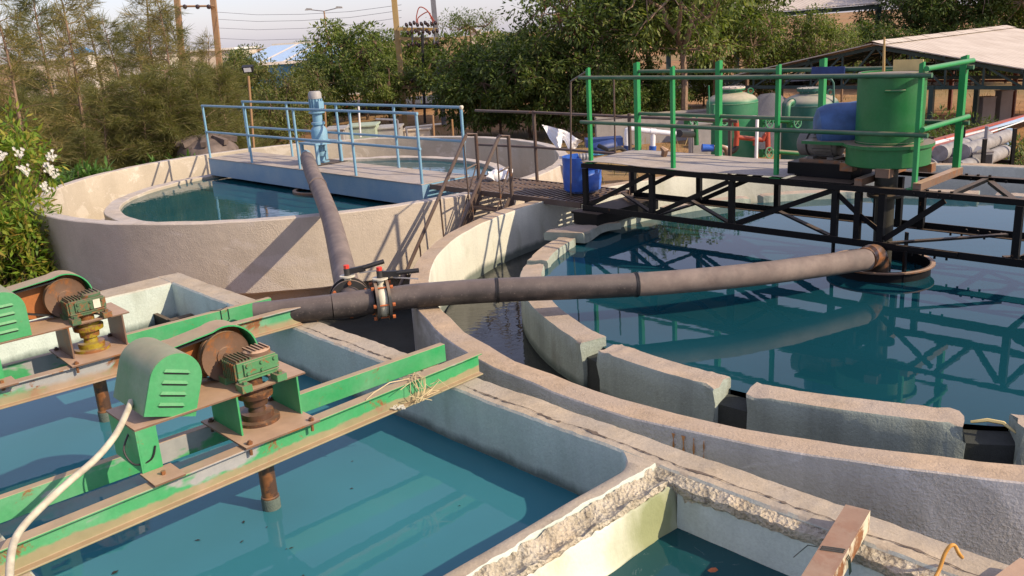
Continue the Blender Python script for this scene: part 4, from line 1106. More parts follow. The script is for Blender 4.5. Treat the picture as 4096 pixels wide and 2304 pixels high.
mb.tube([q+Vector((-.10, .05, .03)), q+Vector((-.02, .02, .05)), q+Vector((.05, -.02, .045)), q+Vector((.09, -.08, .01))], [.008, .012, .012, .006], 5)
tag(mb.build('yellow_rag', M['cream_sheet']), 'wet yellow rag caught in a notch of the clarifier weir', 'rag')

# dark leaves floating in the mixing tank
rng = random.Random(11); mb = MB(WF)
for k in range(36):
    w_, v_ = rng.uniform(.95, 2.9), rng.uniform(2.65, 4.6)
    if rng.random() < .5: w_, v_ = rng.uniform(.9, 1.9), rng.uniform(2.7, 4.2)
    a_ = rng.uniform(0, 6.28); l = rng.uniform(.006, .022); w2 = l*rng.uniform(.2, .6)
    c_, s_ = math.cos(a_), math.sin(a_)
    mb.add([(w_+c_*l, v_+s_*l, -.362), (w_-s_*w2, v_+c_*w2, -.359), (w_-c_*l, v_-s_*l, -.362), (w_+s_*w2, v_-c_*w2, -.360)], [(0, 1, 2, 3)])
o = mb.build('leaf_litter', M['debris']); kind(o, 'stuff'); tag(o, 'dark leaf flakes floating on the mixing tank water', 'leaf litter')
# ------------------------------------------------------------------ foliage builders
def quad(mb, p, d, n_, l, w):
    s = d.cross(n_)
    if s.length < 1e-4: s = d.orthogonal()
    s = s.normalized()*w*.5
    mb.v += [p, p+d*l*.45+s, p+d*l, p+d*l*.45-s]; o = len(mb.v)-4
    mb.f.append([o, o+1, o+2, o+3]); mb.s.append(False); mb.m.append(0)
def rv(r):
    while True:
        v = Vector((r.uniform(-1, 1), r.uniform(-1, 1), r.uniform(-1, 1)))
        if .01 < v.length < 1: return v
def limb(mb, a, b, r0, r1, rng, wob=.12, n=5, k=6):
    L = (b-a).length; pts = [a.lerp(b, i/n)+(rv(rng)*wob*L*.35 if 0 < i < n else Vector()) for i in range(n+1)]
    mb.tube(pts, [r0+(r1-r0)*i/n for i in range(n+1)], k); return pts
def broad_tree(name, h, R, seed, leaf, bark, clumps=46, per=80, ls=.15, zlo=.28, spread=1.0):
    rng = random.Random(seed); tr = MB(); cr = MB()
    fork = Vector((rng.uniform(-.2, .2), rng.uniform(-.2, .2), h*(zlo+.06)))
    limb(tr, Vector((0, 0, -.2)), fork, .05*h*.42, .035*h*.42, rng, .08)
    cs = []
    for i in range(clumps):
        v = rv(rng); v = v.normalized()*(.4+.72*rng.random()**.8)
        zc = h*(zlo+1)/2; hz = h*(1-zlo)/2*.92
        f = 1-.35*max(0, v.z)
        cs.append(Vector((v.x*R*f*spread, v.y*R*f*spread, zc+v.z*hz)))
    mains = []
    for i in range(6):
        a = i*1.05+rng.uniform(-.3, .3); e = Vector((math.cos(a)*R*.5, math.sin(a)*R*.5, h*rng.uniform(.55, .8)))
        limb(tr, fork, e, .034*h*.42, .017*h*.42, rng, .22); mains.append(e)
    for c in cs:
        e = min(mains+[fork], key=lambda m: (m-c).length); limb(tr, e, c, .014*h*.42, .005*h*.42, rng, .2, 3, 4)
        cr_r = R*rng.uniform(.13, .30); 
        for k in range(int(per*rng.uniform(.5, 1.3))):
            d = rv(rng); p = c+Vector((d.x*cr_r, d.y*cr_r, d.z*cr_r*.75))
            ld = (d.normalized()+rv(rng)*.7+Vector((0, 0, -.35))).normalized()
            nn = (Vector((0, 0, 1))+rv(rng)*.9).normalized()
            quad(cr, p, ld, nn, ls*rng.uniform(.6, 1.35), ls*rng.uniform(.3, .5))
    t = thing(name, 'x', 'tree'); tr.build('trunk', M[bark], t); o = cr.build('crown', M[leaf], t)
    return t
def casuarina(name, h, seed, leaf, dens=1.0, low=.04, R=1.3):
    rng = random.Random(seed); tr = MB(); cr = MB()
    lean = Vector((rng.uniform(-.25, .25), rng.uniform(-.2, .2), 0))
    def ax(t): return Vector((0, 0, -.2))+Vector((lean.x*t*t*2, lean.y*t*t*2, (h+.2)*t))+Vector((math.sin(t*7+seed)*.05, math.cos(t*5+seed)*.05, 0))
    tr.tube([ax(i/14) for i in range(15)], [.062*(1-i/14)+.008 for i in range(15)], 6)
    nb_ = int(74*dens)
    for i in range(nb_):
        t = low+(1-low)*((i+rng.random())/nb_)**1.15
        a = rng.uniform(0, 6.283); L = R*(1.0-.72*t)*rng.uniform(.55, 1.2)
        d = Vector((math.cos(a), math.sin(a), rng.uniform(.25, .95))).normalized()
        p0 = ax(t); pts = [p0+d*L*s-Vector((0, 0, .22*L*s*s)) for s in (0, .35, .7, 1.0)]
        tr.tube(pts, [.014, .010, .007, .003], 4, cap=False)
        for s in range(7):
            f = .2+.8*s/6; q = pts[0].lerp(pts[3], f)+rv(rng)*.04
            for k in range(int((21 if t < .45 else 10)*dens+.5)):
                dd = (d*.7+rv(rng)*.85+Vector((0, 0, rng.uniform(-.55, .25)))).normalized()
                l = rng.uniform(.16, .42)
                quad(cr, q+rv(rng)*.10, dd, rv(rng).normalized(), l*1.15, rng.uniform(.009, .019))
    t = thing(name, 'x', 'tree'); tr.build('trunk', M['bark_l'], t); cr.build('crown', M[leaf], t)
    return t
def place(src, used, x, Y, htop, h0, rot, label, group, z=GZ, wide=1.0):
    X = gx(x, Y, z); 
    s = htop/h0
    if src.name not in used:
        used.add(src.name); o = src; o.location = (X, Y, z); o.rotation_euler = (0, 0, rot); o.scale = (s*wide, s*wide, s)
        o['label'] = label; o['group'] = group
    else:
        o = dup(src, (X, Y, z), rot, (s*wide, s*wide, s), label, group)
    return o
used = set()
def top(x, Y, y): return pt(x, Y, Y) if 0 else rise((gx(x, Y, GZ), Y), x, y)-GZ

cas = [casuarina('casuarina_tree', 6.0, 3, 'cas', 1.0), casuarina('casuarina_tree', 6.0, 8, 'cas_g', 1.1), casuarina('casuarina_tree', 6.0, 21, 'cas', .85, .10, 1.15), casuarina('casuarina_tree', 5.0, 33, 'cas_g', 1.35, .02, 1.7)]
tl = 'feathery olive casuarina in the dense thicket behind the far round tank'
cl = [(118, 19.5, -60, 2, 'slim casuarina with a bare leaning reddish stem above the flowering bush'), (20, 23, -40, 0, 'feathery casuarina at the left edge of the photo behind the bush'), (170, 25, -70, 1, tl), (246, 22.5, -90, 0, 'tall casuarina with a brown forked trunk left of the blue pyramid roof'), (310, 27, -20, 2, 'thin sparse casuarina with bare twigs beside the blue pyramid roof'), (365, 23.5, 40, 1, tl), (425, 26, -60, 0, tl), (476, 23, -10, 2, 'slender casuarina in front of the left rusty pole'), (520, 26, 20, 1, tl), (566, 24, 95, 0, 'short drooping casuarina at the right end of the thicket'), (90, 28, 20, 1, tl), (220, 30, 30, 0, tl), (400, 30, 60, 3, tl)]
for i, (x, Y, yt, k, lab) in enumerate(cl):
    h0 = 5.0 if k == 3 else 6.0
    place(cas[k], used, x, Y, top(x, Y, yt), h0, i*1.7, lab, 'casuarinas behind the far tank', wide=1.1)
lowc = [(300, 20.5, 215), (180, 20.5, 250), (395, 20.8, 195), (470, 21.0, 170), (545, 21.8, 180), (240, 19.5, 330), (350, 21.5, 260), (590, 23.5, 165), (440, 20.9, 250), (120, 21.5, 230), (520, 22.5, 235), (610, 26, 190), (60, 21, 220)]
for i, (x, Y, yt) in enumerate(lowc):
    place(cas[3], used, x, Y, top(x, Y, yt), 5.0, i*2.3+.4, 'low bushy casuarina filling the foot of the thicket behind the far tank', 'low casuarinas behind the far tank', wide=1.35)

bt = [broad_tree('neem_tree', 4.4, 1.9, 4, 'neem', 'bark', 80, 110, .21, zlo=.2), broad_tree('neem_tree', 4.4, 2.0, 9, 'neem_d', 'bark', 90, 115, .21, zlo=.1), broad_tree('shade_tree', 6.4, 2.6, 14, 'neem_d', 'bark_l', 92, 100, .21, zlo=.32), broad_tree('shade_tree', 6.4, 2.5, 23, 'neem', 'bark_l', 82, 95, .20, zlo=.36), broad_tree('olive_tree', 3.6, 1.7, 31, 'olive', 'bark', 70, 120, .15, zlo=.04)]
bh = [4.4, 4.4, 6.4, 6.4, 3.6]
bl = [(655, 34, 122, 4, 'rounded olive green tree right of the floodlight pole'), (722, 33, 172, 4, 'olive green tree with orange blossoms left of the tall street lamp'), (775, 37, 150, 4, 'small olive tree standing before the blue factory wall'), (690, 29, 215, 4, 'low olive bush tree just behind the blue walkway railing'),
 (868, 44, 52, 0, 'bushy green tree just right of the tall street lamp'), (925, 42, 62, 0, 'rounded green tree between the street lamp and the yellow poles'), (968, 46, 78, 0, 'yellow green tree left of the left yellow pole'), (1040, 44, 72, 0, 'green tree showing between the two transformer poles'), (830, 40, 120, 1, 'dark green bush tree at the foot of the tall street lamp'), (985, 38, 140, 0, 'light green bush tree at the foot of the left yellow pole'),
 (1140, 38, 84, 0, 'bright green tree just right of the right transformer pole'), (1195, 32, 98, 1, 'dark green bushy tree with a low crown right of the transformer poles'), (1262, 31, 100, 1, 'dark dense tree left of the tall tree group'), (1335, 30.5, 92, 1, 'dark dense tree in the middle of the hedge of trees'), (1405, 30, 70, 1, 'dark dense tree behind the white cloth'), (1230, 40, 80, 0, 'pale green tree peeping over the dark trees'),
 (1475, 31, -130, 2, 'tall dark tree behind the first green railing post'), (1560, 36, -190, 3, 'tall tree behind the second green railing post'), (1640, 33, -220, 2, 'tall dark tree left of the forked pale trunk'), (1725, 29.5, -180, 3, 'tall tree with a forked pale trunk behind the green railing'), (1800, 35, -190, 2, 'tall tree with hanging branches above the left green vessel'), (1880, 34, -10, 3, 'leafy tree above the gap between the two green vessels'), (1965, 36, 24, 2, 'dark leafy tree above the right green vessel'), (2050, 35, 22, 3, 'feathery green tree left of the dark column'), (2118, 37, 66, 2, 'lower dark tree beside the dark column'),
 (2290, 44, -120, 2, 'dark tree just behind the ridge of the grey shed roof'), (2385, 43, -150, 2, 'tall dark tree behind the grey shed roof'), (2465, 44, -160, 3, 'yellow green tree behind the far end of the shed ridge'), (2550, 43, -160, 3, 'bright green tree at the top right corner'), (2620, 40, -150, 3, 'leafy tree cut by the right edge behind the shed'),
 (1510, 29, 110, 1, 'dark bushy tree low behind the green railing left end'), (1590, 31, 120, 1, 'dark bushy tree low between two green posts'), (1668, 31, 165, 1, 'low dark bush tree left of the left green vessel'), (1915, 37, 130, 1, 'low dark bush tree seen between the two green vessels'), (1770, 38, 110, 1, 'dark bush tree directly behind the left green vessel'), (2175, 42, 40, 1, 'dark bush tree behind the peak of the shed gable'), (2255, 40, 62, 1, 'dark bushy tree seen under the ridge near the shed gable'), (2345, 42, 40, 1, 'dark bushy tree behind the middle of the shed'), (2440, 40, 45, 1, 'dark bushy tree behind the far half of the shed'), (2530, 41, 30, 1, 'dark bushy tree behind the right end of the shed')]
for i, (x, Y, yt, k, lab) in enumerate(bl):
    place(bt[k], used, x, Y, top(x, Y, yt), bh[k], i*1.37, lab, 'broadleaf trees beyond the tanks')
# flat topped tree and far small trees
ft = broad_tree('flat_topped_tree', 5.6, 2.9, 44, 'neem_d', 'bark', 40, 60, .2, zlo=.74, spread=1.1)
X = gx(1192, 62, GZ); ft.location = (X, 62, GZ); s = top(1192, 62, 27)/5.6; ft.scale = (.85, .85, s)
tag(ft, 'flat topped spreading tree against the sky right of the transformer poles', 'tree')
fr_ = [(1272, 78, 72, 1, 'small dark far tree under the second street lamp, left side'), (1312, 84, 66, 1, 'small far tree just left of the second street lamp'), (1378, 80, 64, 0, 'small far tree just right of the second street lamp'), (778, 120, 94, 1, 'tiny round far tree on the horizon above the blue roof'), (612, 60, 112, 1, 'small green far tree left of the blue factory roof')]
for i, (x, Y, yt, k, lab) in enumerate(fr_):
    place(bt[k], used, x, Y, top(x, Y, yt), bh[k], i, lab, 'small far trees')
# hanging dry pods on the tall tree
rng = random.Random(3); mb = MB(); q = pt(1432, 42, 30)
for k in range(130):
    p = q+Vector((rng.gauss(0, .35), rng.gauss(0, .3), rng.gauss(0, .22))); quad(mb, p, Vector((rng.uniform(-.2, .2), rng.uniform(-.2, .2), -1)).normalized(), rv(rng), rng.uniform(.15, .3), .05)
t0 = [o for o in bpy.data.objects if o.get('label', '').startswith('tall dark tree behind the first')][0]
mb.build('seed_pods', M['deadpod'], t0)

# flowering bush at the left, rosette plants along the far rim
def bush(name, x, Y, htop, R, seed, mat, n, label, flowers=0, ls=.15):
    rng = random.Random(seed); t = thing(name, label, 'bush', (gx(x, Y, GZ), Y, GZ)); mb = MB(frame(t.location, 0)); sb = MB(frame(t.location, 0))
    tips = []
    for i in range(60):
        v = rv(rng); v = v.normalized()*(.5+.5*rng.random()); c = Vector((v.x*R, v.y*R, htop*.5+v.z*htop*.48)); tips.append(c)
        limb(sb, Vector((v.x*R*.15, v.y*R*.15, 0)), c, .016, .005, rng, .2, 3, 4)
        for k in range(n//60):
            d = rv(rng); p = c+d*R*.26
            a = (d.normalized()+rv(rng)*.4+Vector((0, 0, -.45 if rng.random() < .6 else .3))).normalized()
            quad(mb, p, a, (Vector((0, 0, 1))+rv(rng)*.8).normalized(), ls*rng.uniform(.6, 1.3), ls*rng.uniform(.24, .36))
    mb.build('foliage', M[mat], t); sb.build('stem', M['bark'], t)
    return t, tips
bu, _ = bush('flowering_bush', 24, 12.9, 3.15, 1.1, 5, 'bush', 5200, 'bright yellow green bush with white flower clusters at the left edge')
bu2, _ = bush('leafy_bush', 100, 12.3, 1.75, .62, 15, 'bush', 2600, 'lower bright green bush tucked against the left side of the far round tank')
bu3, _ = bush('leafy_bush', -70, 12.0, 2.3, .9, 25, 'bush', 2600, 'yellow green bush cut by the left edge of the photo')
bu4, _ = bush('leafy_bush', 60, 10.8, .75, .8, 26, 'neem_d', 1700, 'low dark green shrub in the shade beside the tank foot', ls=.11)
for (x, y, Y) in ((49, 383, 12.0), (130, 390, 12.3), (120, 420, 12.1), (134, 433, 12.2), (66, 428, 11.9), (115, 467, 11.9), (3, 387, 11.8)):
    rng = random.Random(x); q = pt(x, y, Y); mb = MB()
    for k in range(10):
        p = q+Vector((rng.gauss(0, .035), rng.gauss(0, .03), rng.gauss(0, .035)))
        mb.tube([q-Vector((0, 0, .09)), p], .0025, 3)
        for j in range(5):
            a = j*1.257; quad(mb, p, Vector((math.cos(a), -.25, math.sin(a))).normalized(), Vector((0, -1, .2)), .026, .016)
    mb.build('flower_cluster', M['flower'], bu)
rl = [(236, 440, 396), (272, 432, 396), (304, 424, 392), (418, 403, 382), (466, 396, 380), (500, 390, 372), (256, 436, 388), (196, 451, 412)]
pl = None
for i, (x, yr, yt) in enumerate(rl):
    pr_ = at(x, yr, 0)-AC; pr_ = AC+pr_.normalized()*(AR+.5); Y = pr_.y
    hh = rise((gx(x, Y, GZ), Y), x, yt)-GZ
    labs = ['green rosette plant just right of the white flowers over the tank rim', 'second green rosette plant right of the white flowers', 'small rosette plant between the two rosette clumps on the far rim', 'lone small rosette plant midway along the far left rim', 'low rosette plant left of the brown water tank', 'rosette plant closest to the brown water tank', 'tallest rosette plant peeping over the far left rim', 'rosette plant half behind the white flowers on the rim']
    if pl is None:
        t = thing('oleander_plant', labs[i], 'plant', (gx(x, Y, GZ), Y, GZ), 0, 'rosette plants along the far tank rim')
        rng = random.Random(2); mb = MB(frame(t.location, 0)); sb = MB(frame(t.location, 0))
        for c in ((0, 0, 1.0), (.14, .05, .92), (-.16, -.02, .9), (.3, .1, .78), (-.3, 0, .8), (.05, -.1, .7)):
            c = Vector((c[0], c[1], c[2]*1.55)); sb.tube([Vector((0, 0, -.1)), c*.6, c], [.02, .015, .01], 5)
            for k in range(22):
                a = rng.uniform(0, 6.28); e = rng.uniform(-.35, 1.1); d = Vector((math.cos(a)*math.cos(e), math.sin(a)*math.cos(e), math.sin(e)))
                quad(mb, c-Vector((0, 0, rng.uniform(0, .12))), d, (Vector((0, 0, 1))-d*d.z+rv(rng)*.2).normalized(), rng.uniform(.2, .34), .05)
        mb.build('foliage', M['olea'], t); sb.build('stem', M['bark'], t); pl = t; t.scale = (1, 1, hh/1.75)
    else:
        dup(pl, (gx(x, Y, GZ), Y, GZ), i*1.1, (1, 1, hh/1.75), labs[i])
for i, (x, Y, yt, R, lab) in enumerate(((2362, 18.5, 285, .75, 'dark green shrub behind the right green railing posts'), (2440, 21, 290, .9, 'dark shrub in the shade under the gabled shed'), (2560, 16.5, 345, .6, 'dry leafy shrub by the right edge beyond the tank rim'), (2270, 21.5, 300, .7, 'dark shrub hidden partly by the green drum'))):
    P_ = (gx(x, Y, GZ), Y); bush('shaded_shrub', x, Y, rise(P_, x, yt)-GZ, R, 60+i, 'neem_d', 1500, lab, ls=.12)
# dry grass on the ground
rng = random.Random(77); mb = MB()
def inside(x, y): return (Vector((x, y, 0))-AC).length < 4.25 or (Vector((x, y, 0))-BC).length < 4.8 or (y < 8.7 and abs(x) < 9)
for k in range(16000):
    if k < 9000: x, y = rng.uniform(-16, 22), rng.uniform(9, 40)
    else: x, y = rng.uniform(-9.5, -5.5), rng.uniform(8.8, 15)
    if inside(x, y): continue
    if noise.noise(Vector((x*.35, y*.35, 3))) < -.1 and k < 9000: continue
    d = Vector((rng.uniform(-.7, .7), rng.uniform(-.7, .7), 1)).normalized()
    zz = GZ+noise.noise(Vector((x, y, 0))*.12)*.28*max(0, min(1, (math.hypot(x-1, y-11)-10)/12))-.03
    quad(mb, Vector((x, y, zz)), d, rv(rng), rng.uniform(.12, .42), rng.uniform(.012, .03))
o = mb.build('dry_grass', M['drygrass']); kind(o, 'stuff'); tag(o, 'dry straw coloured grass and weeds scattered over the bare soil', 'grass')

# ------------------------------------------------------------------ behind the tanks: vessels, pipes, cabinet, walls
def vessel(x, Y, ysh, r, mat, label, ytop):
    X = gx(x, Y, GZ); zs = rise((X, Y), x, ysh); t = thing('filter_vessel', label, 'filter vessel', (X, Y, GZ)); c = (X, Y, 0)
    dome = [(r*math.cos(R_(a)), zs+.42*r*math.sin(R_(a))) for a in range(0, 86, 8)]
    MB().lathe([(0, GZ-.05), (r, GZ-.05), (r, zs-.02), (r+.006, zs-.015), (r+.006, zs-.002)]+dome+[(0, zs+.42*r)], 40, c).build('vessel_shell', M[mat], t)
    z = zs+.42*r-.03
    MB().lathe([(0, z), (.24, z), (.24, z+.07), (.30, z+.07), (.30, z+.10), (0, z+.10)], 28, c).build('manhole_neck', M[mat], t)
    mb = MB(); mb.lathe([(0, z+.102), (.30, z+.102), (.30, z+.135), (0, z+.135)], 28, c); mc = mb.build('manhole_cover', M['roof'] if mat == 'filter1' else M[mat], t); bolts(Vector((X, Y, z+.10)), Vector((0, 0, 1)), .27, 12, .05, 'cover_bolt', M['pole_grey'], mc, hr=.013)
    for dx in (.42,):
        mb = MB(); mb.lathe([(.05, -.02), (.075, -.02), (.075, .02), (.05, .02)], 14, (X+dx*.95, Y-.15, zs+.25), (0, 1, 0), closed=True); mb.build('lifting_lug', M[mat], t)
    return t, Vector((X, Y, zs)), r
v1, c1v, r1 = vessel(1840, 21.5, 257, .60, 'filter1', 'pale green pressure vessel with a domed dusty top, left of the pair', 212)
v2, c2v, r2 = vessel(2032, 20.6, 262, .62, 'filter2', 'dark teal pressure vessel with a dusty dome behind the blue barrel', 212)
# vent pipe and elbow on the right vessel
MB().tube([pt(2098, 300, 20.1), pt(2097, 208, 20.1), pt(2092, 200, 20.1), pt(2082, 199, 20.2)], .022, 8).build('vent_pipe', M['filter2'], v2)
MB().tube(pipe_bez([pt(1990, 262, 19.85), pt(1993, 256, 19.8), pt(1985, 262, 19.75), pt(1982, 275, 19.7), pt(1980, 310, 19.7)], 5), .055, 12).build('inlet_elbow', M['filter1'], v2)
e_ = pt(1991, 258, 19.92); MB().tube([e_, e_+Vector((0, -.03, 0))], .10, 18).build('inlet_flange', M['filter2'], v2)
MB().tube([pt(1795, 300, 20.8), pt(1796, 262, 20.8)], .045, 12).build('inlet_pipe', M['filter1'], v1)
MB().tube([pt(1785, 318, 20.9), pt(1783, 215, 20.9)], .018, 8).build('vent_pipe', M['filter1'], v1)
ph = thing('pipe_header', 'red oxide and green valve pipework in front of the green vessels', 'pipework', tuple(pt(1850, 400, 19.2)))
Y = 19.2
MB().tube([pt(1851, 302, Y), pt(1854, 340, Y), pt(1851, 368, Y)], .058, 12).build('red_pipe', M['red_pipe'], ph)
MB().tube([pt(1853, 345, Y), pt(1920, 352, Y)], .05, 12).build('red_pipe', M['red_pipe'], ph)
MB().tube([pt(1918, 353, Y), pt(1927, 338, Y), pt(1931, 330, Y), pt(1932, 380, Y-.05)], .055, 12).build('red_pipe', M['red_pipe'], ph)
MB().tube([pt(1900, 352, Y), pt(1898, 366, Y)], .04, 10).build('red_pipe', M['red_pipe'], ph)
MB().tube(pipe_bez([pt(1852, 366, Y), pt(1850, 374, Y), pt(1840, 381, Y), pt(1828, 378, Y)], 4), .062, 12).build('black_elbow', M['blk_plastic'], ph)
MB().tube([pt(1836, 378, Y), pt(1812, 372, Y)], .075, 14).build('white_coupling', M['white_pvc'], ph)
MB().tube([pt(1816, 376, Y), pt(1814, 392, Y)], .03, 10).build('white_coupling', M['white_pvc'], ph)
MB().tube([pt(1730, 300, Y), pt(1830, 305, Y)], .05, 12).build('green_pipe', M['green_drum'], ph)
MB().tube([pt(1750, 300, Y), pt(1752, 365, Y)], .05, 12).build('green_pipe', M['green_drum'], ph)
MB().tube([pt(1742, 338, Y), pt(1708, 336, 16.6)], .07, 12).build('black_valve', M['blk_plastic'], ph)
MB().tube([pt(1930, 380, Y), pt(2010, 386, Y)], .05, 12).build('green_pipe', M['green_drum'], ph)
MB().tube([pt(1915, 302, Y), pt(2010, 306, Y)], .05, 12).build('green_pipe', M['green_drum'], ph)
for (x, y) in ((1745, 303), (1822, 302), (1935, 308), (2006, 308), (1935, 384)):
    q = pt(x, y, Y-.15); mb = MB(); a_ = Vector((.5, -.8, .1)).normalized()
    mb.lathe([(.10, -.012), (.124, -.012), (.124, .012), (.10, .012)], 22, q, a_, closed=True)
    e1 = a_.orthogonal().normalized(); e2 = a_.cross(e1)
    for d in (e1, e2): mb.bar(q-d*.11, q+d*.11, .016, .012)
    mb.tube([q, q-a_*.2], .02, 8); mb.build('hand_wheel', M['filter1'], ph)
    MB().tube([q-a_*.2-Vector((0, 0, .09)), q-a_*.2+Vector((0, 0, .09))], .07, 12).build('valve_body', M['green_drum'], ph)
q = pt(1766, 372, 18.8); t = thing('water_valve', 'blue capped valve on a brown elbow pipe below the green header', 'valve', tuple(q))
MB().tube([q, q+Vector((.24, 0, -.02))], [.085, .075], 14).build('valve_cap', M['blue_plastic'], t)
MB().tube(pipe_bez([q+Vector((.23, 0, -.02)), q+Vector((.38, 0, 0)), q+Vector((.52, 0, -.08)), q+Vector((.54, 0, -.4))], 4), .05, 10).build('brown_elbow', M['rusty'], t)
q = pt(1760, 400, 20.0); mb = MB(); mb.box(q.x-.22, q.x+.22, q.y-.15, q.y+.15, GZ, rise(q, 1760, 312)); mb.box(q.x-.25, q.x+.25, q.y-.18, q.y+.18, rise(q, 1760, 312)+.001, rise(q, 1760, 312)+.04)
mb.box(q.x-.18, q.x+.18, q.y-.165, q.y-.151, GZ+.15, rise(q, 1760, 325))
tag(mb.build('control_cabinet', M['grey_box']), 'grey metal control cabinet beside the left green vessel', 'cabinet')
tag(MB().tube([pt(1902, 402, 18.4), pt(1905, 300, 18.4), pt(1901, 294, 18.4), pt(1894, 294, 18.5)], .034, 10).build('white_vent_pipe', M['white_pvc']), 'thin white vertical pipe with a bent top between the green vessels', 'pipe')
q = pt(1932, 240, 25); mb = MB(); mb.lathe([(1.55, GZ-.1), (1.2, GZ+.55), (.75, GZ+1.05), (.3, GZ+1.42), (0, q.z+.05)], 30, (q.x+.1, 25, 0), jit=.12)
tag(mb.build('gravel_heap', concrete('grey_gravel', (.17, .165, .17), grain=1.0, streak=0)), 'dark grey gravel heap between the two green vessels', 'gravel heap')
# low boundary wall
def wall(x0, y0, x1, Y0, Y1, ytop, mat, label, nm='boundary_wall'):
    a = Vector((gx(x0, Y0, GZ), Y0, 0)); b = Vector((gx(x1, Y1, GZ), Y1, 0)); z = rise(a, x0, ytop)
    mb = MB(); mb.bar(a+Vector((0, 0, (z+GZ-.2)/2)), b+Vector((0, 0, (z+GZ-.2)/2)), .2, z-GZ+.2); mb.bar(a+Vector((0, 0, z+.03)), b+Vector((0, 0, z+.03)), .26, .058)
    return tag(mb.build(nm, mat), label, 'wall')
wall(1500, 0, 1790, 27, 27.5, 300, M['conc_m_out'], 'low dusty boundary wall under the tall trees behind the green railing')
# small tanks and sheds on the ground behind the far tank
for (x0, x1, y0, Y, mt, lab) in ((878, 950, 322, 29, 'pale_green', 'low pale green box plinth behind the blue railing'), (826, 872, 330, 27.5, 'grey_box', 'low dark grey box with a lid left of the pale green plinth'), (955, 1010, 326, 29.5, 'grey_box', 'low grey block right of the pale green plinth'), (1020, 1085, 330, 30.5, 'bldg_c', 'low grey rendered trough between the transformer poles')):
    a = gx(x0, Y, GZ); b = gx(x1, Y, GZ); z = rise((a, Y), x0, y0)
    mb = MB(); mb.box(a, b, Y, Y+1.0, GZ-.1, z); mb.box(a-.05, b+.05, Y-.05, Y+1.05, z+.001, z+.06); tag(mb.build('plinth_box', M[mt], None, .01), lab, 'plinth')
mb = MB()
for (p, q) in (((945, 300), (1000, 302)), ((1000, 302), (1001, 345)), ((1020, 322), (1110, 312)), ((1022, 322), (1025, 350))): mb.tube([pt(*p, 28), pt(*q, 28)], .035, 7)
tag(mb.build('pipe_stand', M['pole_grey']), 'grey pipe frame standing among the low boxes', 'pipe frame')
tag(MB().tube([pt(907, 345, 27.5), pt(902, 268, 27.5)], .03, 8).build('white_marker_post', M['white_pvc']), 'thin white post in front of the pale green plinth', 'post')
for i, (x, y0, y1) in enumerate(((820, 262, 330), (1140, 300, 345), (1092, 290, 345))):
    tag(MB().tube([pt(x, y1, 27), pt(x-3, y0, 27)], .03, 7).build('fence_post', M['pole_rust']), ['dark brown post left of the gear motor', 'short pale post right of the transformer poles', 'short pale post at the foot of the right transformer pole'][i], 'post')
mb = MB([None][0])
for k in range(4):
    a = pt(826+13*k, 270, 41); mb.mi = k % 2; mb.box(a.x, a.x+.235, a.y, a.y+.2, a.z-.12, a.z+.12)
o = mb.build('striped_kerb', [M['white_pvc'], M['red_pipe']]); tag(o, 'short red and white striped kerb by the road behind the gear motor', 'kerb')
q = pt(820, 232, 50); mb = MB(); mb.prism([(-.75, -.35), (.75, -.35), (.75, .1), (.2, .42), (-.7, .2)], q, (1, 0, 0), (0, 0, 1), (0, 1.2, 0)); tag(mb.build('white_sheeted_shelter', M['white_pvc']), 'small white sheeted shelter beside the street lamp foot', 'shelter')
# brown plastic water tank
wt = thing('water_tank', 'dusty dark brown domed plastic water tank behind the far tank rim', 'water tank', (gx(545, 20.9, GZ), 20.9, GZ)); q = wt.location
zt_ = rise(q, 545, 343)
MB().lathe([(0, GZ-.05), (.70, GZ-.05), (.70, zt_-.42), (.72, zt_-.40), (.72, zt_-.36), (.69, zt_-.34), (.69, zt_-.30), (.60, zt_-.16), (.42, zt_-.05), (.26, zt_), (0, zt_)], 36, (q.x, q.y, 0)).build('tank_shell', M['brownplastic'], wt)
mb = MB()
for k in range(8):
    a = k*.785+.2; c, s = math.cos(a), math.sin(a); mb.bar((q.x+c*.28, q.y+s*.28, zt_-.0), (q.x+c*.68, q.y+s*.68, zt_-.10), .12, .12)
mb.build('stiffening_rib', M['brownplastic'], wt)
MB().lathe([(0, zt_), (.27, zt_), (.27, zt_+.06), (0, zt_+.07)], 24, (q.x, q.y, 0)).build('lid', M['brownplastic'], wt)
# floodlight
fl = thing('floodlight', 'small black floodlight on a rusty pole behind the blue walkway', 'floodlight', (gx(648, 21.6, GZ), 21.6, GZ)); q = fl.location
hd = pt(623, 178, 21.6)
MB().tube([Vector((q.x, q.y, GZ)), hd-Vector((0, 0, .12))], .03, 8).build('pole', M['pole_rust'], fl)
Ff = Matrix.Translation(hd) @ Matrix.Rotation(R_(20), 4, 'X')
MB(Ff).prism([(-.11, -.05), (.11, -.05), (.13, .09), (-.13, .09)], (0, 0, 0), (1, 0, 0), (0, 0, 1), (0, .14, 0)).build('lamp_housing', M['blk_plastic'], fl)
MB(Ff).box(-.085, .085, -.006, -.001, -.03, .07).build('lamp_glass', flat('frosted_glass', (.75, .75, .75), .25, .05), fl)
